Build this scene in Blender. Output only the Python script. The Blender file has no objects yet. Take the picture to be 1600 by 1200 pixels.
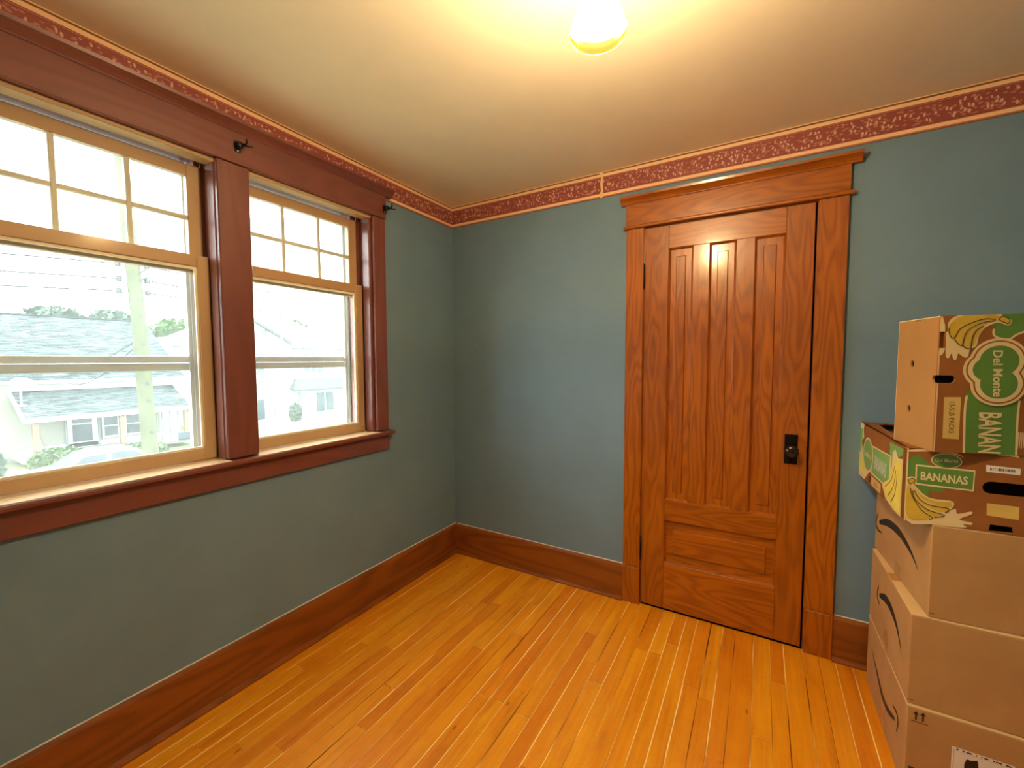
import bpy, bmesh, math, random
from mathutils import Vector, Matrix
random.seed(7)
sc = bpy.context.scene
COL = sc.collection
# ---------------------------------------------------------------- camera, sky, exposure
cam = bpy.data.cameras.new('camera'); cam_o = bpy.data.objects.new('camera', cam); COL.objects.link(cam_o)
YAW, PITCH, ROLL, F = 0.53316, 0.05765, -0.00365, 657.93
fw = Vector((-math.sin(YAW)*math.cos(PITCH), math.cos(YAW)*math.cos(PITCH), -math.sin(PITCH)))
rt = Vector((math.cos(YAW), math.sin(YAW), 0)); up = rt.cross(fw)
r2 = rt*math.cos(ROLL)+up*math.sin(ROLL); u2 = -rt*math.sin(ROLL)+up*math.cos(ROLL)
M = Matrix((r2, u2, -fw)).transposed().to_4x4(); M.translation = (1.83994, -2.32126, 1.35684)
cam_o.matrix_world = M
cam.sensor_width = 36; cam.lens = F/1600*36; cam.clip_start = .02; cam.clip_end = 500
sc.camera = cam_o
SKY = 5.0
world = bpy.data.worlds.new('overcast_sky'); sc.world = world; world.use_nodes = True
bg = world.node_tree.nodes['Background']; bg.inputs[0].default_value = (.93, .975, 1, 1); bg.inputs[1].default_value = SKY
LAMP_COL = (1, .75, .42); LAMP_BULB = 950; LAMP_SHADE = 48
vs = sc.view_settings; vs.view_transform = 'Standard'; vs.look = 'None'; vs.gamma = 1; vs.use_curve_mapping = False; vs.exposure = 1.0
sc.cycles.use_denoising = True
sc.cycles.transparent_max_bounces = 24; sc.cycles.max_bounces = 10; sc.cycles.diffuse_bounces = 6
sc.cycles.sample_clamp_indirect = 8; sc.cycles.caustics_reflective = False; sc.cycles.caustics_refractive = False

# ---------------------------------------------------------------- materials
def lin(c): return c/12.92 if c <= .04045 else ((c+.055)/1.055)**2.4
def rgb(r, g, b): return (lin(r/255), lin(g/255), lin(b/255), 1)
MATS = {}
class NT:
    def __init__(s, name):
        s.m = bpy.data.materials.new(name); s.m.use_nodes = True; s.t = s.m.node_tree; s.n = s.t.nodes
        s.b = s.n['Principled BSDF']; s.out = s.n['Material Output']; MATS[name] = s.m
    def add(s, typ, **kw):
        n = s.n.new(typ)
        for k, v in kw.items():
            if k in n.inputs.keys() if isinstance(k, str) else False: n.inputs[k].default_value = v
            else: setattr(n, k, v)
        return n
    def link(s, a, b): s.t.links.new(a, b)
    def math(s, op, a, b=None):
        n = s.n.new('ShaderNodeMath'); n.operation = op
        for i, v in enumerate((a, b)):
            if v is None: continue
            if isinstance(v, (int, float)): n.inputs[i].default_value = v
            else: s.link(v, n.inputs[i])
        return n.outputs[0]
    def coords(s, rand=False):
        tc = s.n.new('ShaderNodeTexCoord').outputs['Object']
        if not rand: return tc
        oi = s.n.new('ShaderNodeObjectInfo').outputs['Random']
        cv = s.n.new('ShaderNodeCombineXYZ')
        for i, k in enumerate((37., 53., 71.)): s.link(s.math('MULTIPLY', oi, k), cv.inputs[i])
        va = s.n.new('ShaderNodeVectorMath'); va.operation = 'ADD'; s.link(tc, va.inputs[0]); s.link(cv.outputs[0], va.inputs[1])
        return va.outputs[0]
    def scaled(s, vec, sx, sy, sz):
        n = s.n.new('ShaderNodeMapping'); s.link(vec, n.inputs['Vector']); n.inputs['Scale'].default_value = (sx, sy, sz); return n.outputs[0]
    def noise(s, vec, scale, detail=3, rough=.5, dist=0):
        n = s.n.new('ShaderNodeTexNoise'); s.link(vec, n.inputs['Vector']); n.inputs['Scale'].default_value = scale
        n.inputs['Detail'].default_value = detail; n.inputs['Roughness'].default_value = rough; n.inputs['Distortion'].default_value = dist
        return n.outputs[0]
    def ramp(s, f, stops):
        n = s.n.new('ShaderNodeValToRGB'); s.link(f, n.inputs[0]); e = n.color_ramp.elements
        while len(e) < len(stops): e.new(.5)
        for x, (p, c) in zip(e, stops): x.position = p; x.color = c if len(c) == 4 else (*c, 1)
        return n.outputs[0]
    def mix(s, f, a, b, mode='MIX'):
        n = s.n.new('ShaderNodeMix'); n.data_type = 'RGBA'; n.blend_type = mode
        for k, v in ((0, f), (6, a), (7, b)):
            if isinstance(v, (int, float)): n.inputs[k].default_value = v
            elif isinstance(v, tuple): n.inputs[k].default_value = v
            else: s.link(v, n.inputs[k])
        return n.outputs[2]
    def bump(s, h, strength, dist):
        n = s.n.new('ShaderNodeBump'); n.inputs['Strength'].default_value = strength; n.inputs['Distance'].default_value = dist
        s.link(h, n.inputs['Height']); s.link(n.outputs[0], s.b.inputs['Normal'])
    def base(s, c, rough=.5, spec=.5, metal=0, coat=0, coat_r=.1):
        if isinstance(c, tuple): s.b.inputs['Base Color'].default_value = c
        else: s.link(c, s.b.inputs['Base Color'])
        s.b.inputs['Roughness'].default_value = rough; s.b.inputs['Specular IOR Level'].default_value = spec; s.b.inputs['Metallic'].default_value = metal
        s.b.inputs['Coat Weight'].default_value = coat; s.b.inputs['Coat Roughness'].default_value = coat_r
        return s.m
def plain(name, c, rough=.6, spec=.4, metal=0, var=.12, vscale=6, coat=0):
    """one colour with a slight procedural mottling"""
    t = NT(name); n = t.noise(t.coords(), vscale, 4)
    d = tuple(x*(1-var) for x in c[:3])+(1,); l = tuple(min(1, x*(1+var)) for x in c[:3])+(1,)
    return t.base(t.ramp(n, [(.3, d), (.7, l)]), rough, spec, metal, coat)
def wood(name, axis, light, dark, rough=.4, spec=.5, coat=.0, coat_r=.15, K=26, freq=4.0, ring=.75, fine=.5, blot=.25, bumps=.25):
    """stained timber: contour lines of a stretched noise give the flame figure; axis = grain direction"""
    t = NT(name); co = t.coords(True)
    i = 'XYZ'.index(axis)
    def st(a, l):
        v = [a]*3; v[i] = l; return t.scaled(co, *v)
    n1 = t.noise(st(freq, freq*.16), 1, 1.5, .45)
    w = t.math('SINE', t.math('MULTIPLY', n1, K*3.))
    w = t.math('ADD', t.math('MULTIPLY', w, .5), .5)
    w = t.math('POWER', w, 1.6)
    f = t.noise(st(170, 5), 1, 3, .65)
    f2 = t.noise(st(38, 1.3), 1, 3, .6)
    b = t.noise(st(2.2, 1.1), 1, 3, .6)
    v = t.math('ADD', t.math('MULTIPLY', w, ring*.55), t.math('ADD', t.math('MULTIPLY', f, fine*.5), t.math('ADD', t.math('MULTIPLY', f2, fine*.6), t.math('MULTIPLY', b, blot))))
    tot = ring*.55*.5+fine*.55+blot*.5
    c = t.ramp(v, [(max(0, tot-.42), light), (min(1, tot+.42), dark)])
    oi = t.n.new('ShaderNodeObjectInfo').outputs['Random']
    c = t.mix(t.math('MULTIPLY', oi, .22), c, tuple(x*.72 for x in dark[:3])+(1,))
    t.base(c, rough, spec, 0, coat, coat_r)
    h = t.math('ADD', t.math('MULTIPLY', f, .5), t.noise(st(14, 9), 1, 3))
    t.bump(h, bumps, .002)
    return t.m
# door and its casing: golden orange varnished fir; window trim: redder, darker wood; sashes: pale clear-finished pine
for ax in 'XYZ':
    wood('door_fir_'+ax, ax, rgb(200, 112, 16), rgb(104, 42, 3), rough=.34, coat=.5, coat_r=.16, bumps=.42, freq=9, K=26, ring=.42, fine=.6)
    wood('trim_red_'+ax, ax, rgb(140, 80, 68), rgb(98, 50, 46), rough=.36, coat=.4, coat_r=.2, ring=.35, fine=.35, bumps=.12)
    wood('base_brown_'+ax, ax, rgb(168, 94, 30), rgb(98, 46, 12), rough=.38, coat=.4, coat_r=.18, ring=.5, bumps=.15)
    wood('sash_pine_'+ax, ax, rgb(204, 172, 130), rgb(178, 140, 98), rough=.45, coat=.2, ring=.25, fine=.25, blot=.15, bumps=.08)
wood('stool_pine', 'Y', rgb(246, 224, 182), rgb(222, 184, 132), rough=.35, coat=.4, ring=.3, fine=.3, bumps=.08)
def floor_mat():
    t = NT('floor_maple'); co = t.coords(True)
    oi = t.n.new('ShaderNodeObjectInfo').outputs['Random']
    s1 = t.scaled(co, 60, 2.2, 60); s2 = t.scaled(co, 9, 1.6, 9)
    n1 = t.noise(s1, 1, 4, .65); n2 = t.noise(s2, 1, 4, .6, .6); n3 = t.noise(co, 26, 4, .7)
    v = t.math('ADD', t.math('MULTIPLY', n1, .35), t.math('ADD', t.math('MULTIPLY', n2, .5), t.math('MULTIPLY', n3, .15)))
    c = t.ramp(v, [(.28, rgb(178, 98, 8)), (.45, rgb(224, 144, 18)), (.62, rgb(240, 168, 30)), (.8, rgb(246, 186, 60))])
    tint = t.ramp(oi, [(0, rgb(255, 255, 255)), (.35, rgb(248, 232, 206)), (.6, rgb(255, 250, 236)), (.85, rgb(238, 212, 176)), (1, rgb(255, 240, 214))])
    c = t.mix(1.0, c, tint, 'MULTIPLY')
    # small dark scars and knots
    vo = t.n.new('ShaderNodeTexVoronoi'); t.link(t.scaled(co, 9, 3.2, 9), vo.inputs['Vector']); vo.inputs['Scale'].default_value = 1
    k = t.math('MULTIPLY', t.math('LESS_THAN', vo.outputs['Distance'], .04), .6)
    c = t.mix(k, c, rgb(110, 50, 14))
    t.base(c, .36, .45, 0, .25, .22)
    t.bump(t.math('ADD', n2, t.math('MULTIPLY', n1, .6)), .22, .003)
floor_mat()
def putty_mat():
    t = NT('floor_joint_filler'); co = t.coords()
    n = t.noise(t.scaled(co, 14, 1.1, 1), 1, 3, .6)
    t.base(t.ramp(n, [(.40, rgb(92, 40, 12)), (.46, rgb(200, 140, 60)), (.52, rgb(255, 232, 160))]), .6)
putty_mat()
def paint(name, c, var=.06, bstr=.14, rough=.62):
    t = NT(name); co = t.coords(); n = t.noise(co, 3.2, 4, .6); n2 = t.noise(co, 260, 2)
    a = tuple(x*(1-var) for x in c[:3])+(1,); b = tuple(x*(1+var) for x in c[:3])+(1,)
    t.base(t.ramp(n, [(.3, a), (.7, b)]), rough, .35); t.bump(n2, bstr, .0015)
paint('wall_blue', rgb(112, 140, 160))
paint('ceiling_cream', rgb(244, 232, 206), .03, .1, .75)
def border_mat():
    """wallpaper border: printed stripes by height and a scatter of leaf and dot motifs"""
    t = NT('border_print'); co = t.coords(); sx = t.n.new('ShaderNodeSeparateXYZ'); t.link(co, sx.inputs[0])
    u = t.math('ADD', sx.outputs[0], sx.outputs[1]); z = sx.outputs[2]
    d = t.math('SUBTRACT', 2.3926, z)
    f = t.math('DIVIDE', d, .14)
    cream, brown, rose, mar, dk = rgb(248, 208, 158), rgb(128, 84, 44), rgb(192, 116, 96), rgb(146, 74, 66), rgb(104, 46, 42)
    r = t.ramp(f, [(0, cream), (.025, brown), (.075, cream), (.185, dk), (.2, rose), (.225, mar), (.3, mar), (.79, dk), (.805, rose), (.835, cream), (.93, rose), (.97, brown)])
    r.node.color_ramp.interpolation = 'CONSTANT'
    cv = t.n.new('ShaderNodeCombineXYZ'); t.link(u, cv.inputs[0]); t.link(z, cv.inputs[1])
    warp = t.n.new('ShaderNodeVectorMath'); warp.operation = 'ADD'; t.link(cv.outputs[0], warp.inputs[0])
    nz = t.n.new('ShaderNodeTexNoise'); t.link(cv.outputs[0], nz.inputs['Vector']); nz.inputs['Scale'].default_value = 40
    sc_ = t.n.new('ShaderNodeVectorMath'); sc_.operation = 'SCALE'; t.link(nz.outputs['Color'], sc_.inputs[0]); sc_.inputs['Scale'].default_value = .012
    t.link(sc_.outputs[0], warp.inputs[1])
    def dots(scale, thr, keep, stretch):
        m = t.n.new('ShaderNodeMapping'); t.link(warp.outputs[0], m.inputs['Vector']); m.inputs['Rotation'].default_value = (0, 0, .6); m.inputs['Scale'].default_value = (1, stretch, 1)
        v = t.n.new('ShaderNodeTexVoronoi'); v.voronoi_dimensions = '2D'; t.link(m.outputs[0], v.inputs['Vector']); v.inputs['Scale'].default_value = scale
        s_ = t.n.new('ShaderNodeSeparateColor'); t.link(v.outputs['Color'], s_.inputs[0])
        return t.math('MULTIPLY', t.math('LESS_THAN', v.outputs['Distance'], thr), t.math('LESS_THAN', s_.outputs[0], keep))
    band = t.math('MULTIPLY', t.math('GREATER_THAN', f, .27), t.math('LESS_THAN', f, .77))
    a = t.math('MULTIPLY', dots(52, .34, .55, 2.0), band); b = t.math('MULTIPLY', dots(80, .30, .42, .55), band)
    c = t.mix(t.math('MULTIPLY', a, .6), r, rgb(206, 142, 116)); c = t.mix(t.math('MULTIPLY', b, .75), c, rgb(234, 192, 168))
    t.base(c, .5, .4)
border_mat()
plain('paper_back', rgb(240, 206, 152), .8)
plain('grey_aluminium', rgb(206, 214, 216), .45, .5, .35)
plain('pink_outer_paint', rgb(206, 164, 158), .7)
plain('dark_bronze', rgb(34, 27, 22), .28, .6, .7)
plain('knob_black', rgb(44, 32, 26), .16, .7, .2)
plain('muntin_glare', rgb(214, 214, 200), .5)  # backlit glare on the muntins put into their pale grey
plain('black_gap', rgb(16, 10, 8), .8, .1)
plain('bracket_metal', rgb(58, 60, 64), .3, .6, .8)
plain('card_brown', rgb(186, 144, 92), .8, .2, var=.07, vscale=9)
plain('card_banana', rgb(148, 92, 46), .75, .25, var=.08, vscale=9)
plain('card_side', rgb(172, 128, 76), .8, .2, var=.06)
plain('lit_edge_cream', rgb(244, 238, 214), .5)  # pale cream carries the sky light on the sash edges
plain('card_pale', rgb(214, 180, 130), .8, .2, var=.06)
plain('card_shade', rgb(30, 20, 13), .9, .1)  # shade inside the banana cartons put into a near-black colour
plain('ink_black', rgb(42, 38, 36), .6)
plain('ink_green', rgb(92, 134, 58), .6, var=.1)
plain('ink_leaf', rgb(124, 172, 92), .6, var=.08)
plain('ink_cream', rgb(226, 204, 152), .65, var=.04)
plain('ink_yellow', rgb(212, 176, 60), .6, var=.14, vscale=20)
plain('ink_lemon', rgb(232, 214, 96), .6, var=.08, vscale=20)
plain('ink_olive', rgb(92, 74, 18), .6)
plain('ink_lilac', rgb(212, 206, 208), .6)
plain('label_tan', rgb(214, 182, 104), .55)
plain('label_white', rgb(236, 232, 222), .5)
plain('tape_tan', rgb(176, 130, 74), .35, .5)
plain('tape_yellow', rgb(214, 184, 92), .4, .5)
def glass_mat():
    t = NT('window_glass'); t.n.remove(t.b)
    tr = t.n.new('ShaderNodeBsdfTransparent'); tl = t.n.new('ShaderNodeBsdfTranslucent'); gl = t.n.new('ShaderNodeBsdfGlossy'); gl.inputs['Roughness'].default_value = .03
    tl.inputs[0].default_value = (.95, .97, .97, 1); tr.inputs[0].default_value = (.985, 1, .99, 1)
    d = t.noise(t.coords(), 14, 4, .6); glare_veil = t.math('ADD', t.math('MULTIPLY', d, .024), .010)  # translucent share stands in for the glare veiling the outdoor view
    m1 = t.n.new('ShaderNodeMixShader'); t.link(glare_veil, m1.inputs[0]); t.link(tr.outputs[0], m1.inputs[1]); t.link(tl.outputs[0], m1.inputs[2])
    fr = t.n.new('ShaderNodeLayerWeight'); fr.inputs[0].default_value = .5; fac = t.math('ADD', t.math('MULTIPLY', t.math('POWER', fr.outputs['Facing'], 5), .5), .02)
    m2 = t.n.new('ShaderNodeMixShader'); t.link(fac, m2.inputs[0]); t.link(m1.outputs[0], m2.inputs[1]); t.link(gl.outputs[0], m2.inputs[2])
    t.link(m2.outputs[0], t.out.inputs[0])
glass_mat()
def lamp_mats():
    t = NT('lamp_bulb_glow'); t.base((1, 1, 1, 1)); t.b.inputs['Emission Color'].default_value = (*LAMP_COL, 1); t.b.inputs['Emission Strength'].default_value = LAMP_BULB
    t = NT('frosted_shade'); t.n.remove(t.b)
    tr = t.n.new('ShaderNodeBsdfTransparent'); tr.inputs[0].default_value = (1, .96, .88, 1)
    tl = t.n.new('ShaderNodeBsdfTranslucent'); tl.inputs[0].default_value = (1, .96, .88, 1)
    em = t.n.new('ShaderNodeEmission'); em.inputs[0].default_value = (*LAMP_COL, 1); em.inputs[1].default_value = LAMP_SHADE
    n = t.noise(t.coords(), 40, 2)
    m = t.n.new('ShaderNodeMixShader'); t.link(t.math('ADD', t.math('MULTIPLY', n, .06), .78), m.inputs[0]); t.link(tr.outputs[0], m.inputs[1]); t.link(tl.outputs[0], m.inputs[2])
    a = t.n.new('ShaderNodeAddShader'); t.link(m.outputs[0], a.inputs[0]); t.link(em.outputs[0], a.inputs[1]); t.link(a.outputs[0], t.out.inputs[0])
    t = NT('amber_lip_glass'); t.n.remove(t.b)
    tr = t.n.new('ShaderNodeBsdfTransparent'); tr.inputs[0].default_value = (1, .86, .5, 1)
    gl = t.n.new('ShaderNodeBsdfGlossy'); gl.inputs[0].default_value = (1, .9, .6, 1); gl.inputs['Roughness'].default_value = .15
    fr = t.n.new('ShaderNodeFresnel'); fr.inputs[0].default_value = 1.45
    m = t.n.new('ShaderNodeMixShader'); t.link(fr.outputs[0], m.inputs[0]); t.link(tr.outputs[0], m.inputs[1]); t.link(gl.outputs[0], m.inputs[2]); t.link(m.outputs[0], t.out.inputs[0])
lamp_mats()
plain('lamp_brass', rgb(190, 150, 84), .3, .5, .8)
# outdoors
for i, c in enumerate(((70, 80, 82), (54, 63, 66), (86, 96, 96))): plain('shingle_%d' % i, rgb(*c), .9, .2)
plain('roof_felt', rgb(40, 48, 52), .9)
plain('white_siding', rgb(196, 198, 196), .7)
plain('cream_siding', rgb(132, 132, 122), .7)
plain('white_trim', rgb(238, 240, 238), .6)
plain('grey_trim', rgb(108, 120, 122), .6)
plain('dark_trim', rgb(62, 74, 76), .6)
plain('post_tan', rgb(112, 98, 84), .7)
plain('dark_pane', rgb(62, 76, 84), .15, .6)
plain('pole_wood', rgb(78, 82, 62), .85, .2, var=.2, vscale=5)
plain('insulator', rgb(52, 54, 56), .4)
plain('wire', rgb(30, 30, 32), .6)
plain('lawn', rgb(122, 134, 104), .9, .1, var=.25, vscale=3)
plain('asphalt', rgb(140, 140, 140), .9, .2)
plain('concrete', rgb(150, 148, 142), .9, .2)
plain('leaf_green', rgb(72, 100, 56), .7, .3, var=.3, vscale=2)
plain('leaf_grey', rgb(70, 90, 76), .7, .3, var=.3, vscale=2)
plain('bark', rgb(104, 92, 78), .9)
plain('car_paint', rgb(150, 160, 168), .3, .5, coat=.5)
plain('tyre', rgb(40, 40, 42), .8)
plain('dish_white', rgb(240, 242, 242), .5)

# ---------------------------------------------------------------- mesh helpers
class MB:
    def __init__(s): s.v = []; s.f = []; s.mi = []
    def face(s, pts, mi=0):
        k = len(s.v); s.v += [tuple(p) for p in pts]; s.f.append(tuple(range(k, k+len(pts)))); s.mi.append(mi)
    def box(s, x0, x1, y0, y1, z0, z1, mi=0):
        if x0 > x1: x0, x1 = x1, x0
        if y0 > y1: y0, y1 = y1, y0
        if z0 > z1: z0, z1 = z1, z0
        k = len(s.v); s.v += [(x0, y0, z0), (x1, y0, z0), (x1, y1, z0), (x0, y1, z0), (x0, y0, z1), (x1, y0, z1), (x1, y1, z1), (x0, y1, z1)]
        for q in ((0, 3, 2, 1), (4, 5, 6, 7), (0, 1, 5, 4), (1, 2, 6, 5), (2, 3, 7, 6), (3, 0, 4, 7)): s.f.append(tuple(k+i for i in q)); s.mi.append(mi)
        return s
    def prism(s, prof, axis, a, b, mi=0):
        """extrude a closed 2-D profile along axis from a to b; profile = (p, q) in the other two axes in cyclic order"""
        k = len(s.v); n = len(prof)
        for w in (a, b):
            for p, q in prof:
                s.v.append({'X': (w, p, q), 'Y': (p, w, q), 'Z': (p, q, w)}[axis])
        s.f.append(tuple(k+i for i in range(n))); s.f.append(tuple(k+n+i for i in reversed(range(n))))
        for i in range(n): j = (i+1) % n; s.f.append((k+i, k+n+i, k+n+j, k+j))
        s.mi += [mi]*(n+2); return s
    def tube(s, pts, r, seg=8, caps=True):
        pts = [Vector(p) for p in pts]; rr = r if isinstance(r, (list, tuple)) else [r]*len(pts); k = len(s.v); n = len(pts)
        for i, p in enumerate(pts):
            d = (pts[min(i+1, n-1)]-pts[max(i-1, 0)]).normalized(); a = d.orthogonal().normalized() if i == 0 else (a-d*a.dot(d)).normalized(); b = d.cross(a)
            for j in range(seg): t = 2*math.pi*j/seg; s.v.append(tuple(p+(a*math.cos(t)+b*math.sin(t))*rr[i]))
        for i in range(n-1):
            for j in range(seg): q = (j+1) % seg; s.f.append((k+i*seg+j, k+i*seg+q, k+(i+1)*seg+q, k+(i+1)*seg+j)); s.mi.append(0)
        if caps: s.f.append(tuple(k+j for j in reversed(range(seg)))); s.f.append(tuple(k+(n-1)*seg+j for j in range(seg))); s.mi += [0, 0]
        return s
    def lathe(s, prof, c, seg=32, axis='Z'):
        k = len(s.v); n = len(prof); c = Vector(c)
        for r, h in prof:
            for j in range(seg):
                t = 2*math.pi*j/seg; a, b = r*math.cos(t), r*math.sin(t)
                s.v.append(tuple(c+Vector({'Z': (a, b, h), 'Y': (a, h, b), 'X': (h, a, b)}[axis])))
        for i in range(n-1):
            for j in range(seg): q = (j+1) % seg; s.f.append((k+i*seg+j, k+i*seg+q, k+(i+1)*seg+q, k+(i+1)*seg+j)); s.mi.append(0)
        return s
    def build(s, name, mat, parent=None, bevel=0, smooth=False, seg=1, solid=0):
        o0 = Vector(parent['_w']) if parent is not None and '_w' in parent else Vector((0, 0, 0))
        me = bpy.data.meshes.new(name); me.from_pydata([tuple(Vector(p)-o0) for p in s.v], [], s.f); me.update()
        bm = bmesh.new(); bm.from_mesh(me); bmesh.ops.remove_doubles(bm, verts=bm.verts, dist=1e-6)
        bmesh.ops.recalc_face_normals(bm, faces=bm.faces)
        if bevel:
            ed = [e for e in bm.edges if len(e.link_faces) == 2 and e.calc_face_angle(0) > .5]
            bmesh.ops.bevel(bm, geom=ed, offset=bevel, segments=seg, affect='EDGES', clamp_overlap=True)
        if smooth:
            for f in bm.faces: f.smooth = True
        bm.to_mesh(me); bm.free()
        mats = mat if isinstance(mat, (list, tuple)) else [mat]
        for m in mats: me.materials.append(MATS[m])
        if len(mats) > 1 and not bevel and len(me.polygons) == len(s.mi):
            for p, mi in zip(me.polygons, s.mi): p.material_index = mi
        o = bpy.data.objects.new(name, me); COL.objects.link(o)
        if parent is not None: attach(o, parent)
        if solid:
            md = o.modifiers.new('thickness', 'SOLIDIFY'); md.thickness = solid; md.offset = 0
        return o
def attach(o, parent):
    o.parent = parent
    o['_w'] = list(parent['_w']) if '_w' in parent else [0, 0, 0]
def tag(o, label=None, cat=None, group=None, kind=None):
    if label: o['label'] = label
    if cat: o['category'] = cat
    if group: o['group'] = group
    if kind: o['kind'] = kind
    return o
def empty(name, loc=(0, 0, 0), kind=None, label=None, cat=None, group=None, rotz=0):
    o = bpy.data.objects.new(name, None); COL.objects.link(o); o.location = loc; o.rotation_euler = (0, 0, rotz); o.empty_display_size = .1
    o['_w'] = list(loc) if not rotz else [0, 0, 0]
    return tag(o, label, cat, group, kind)
def bx(name, mat, parent, *a, bevel=0): return MB().box(*a).build(name, mat, parent, bevel)
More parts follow.
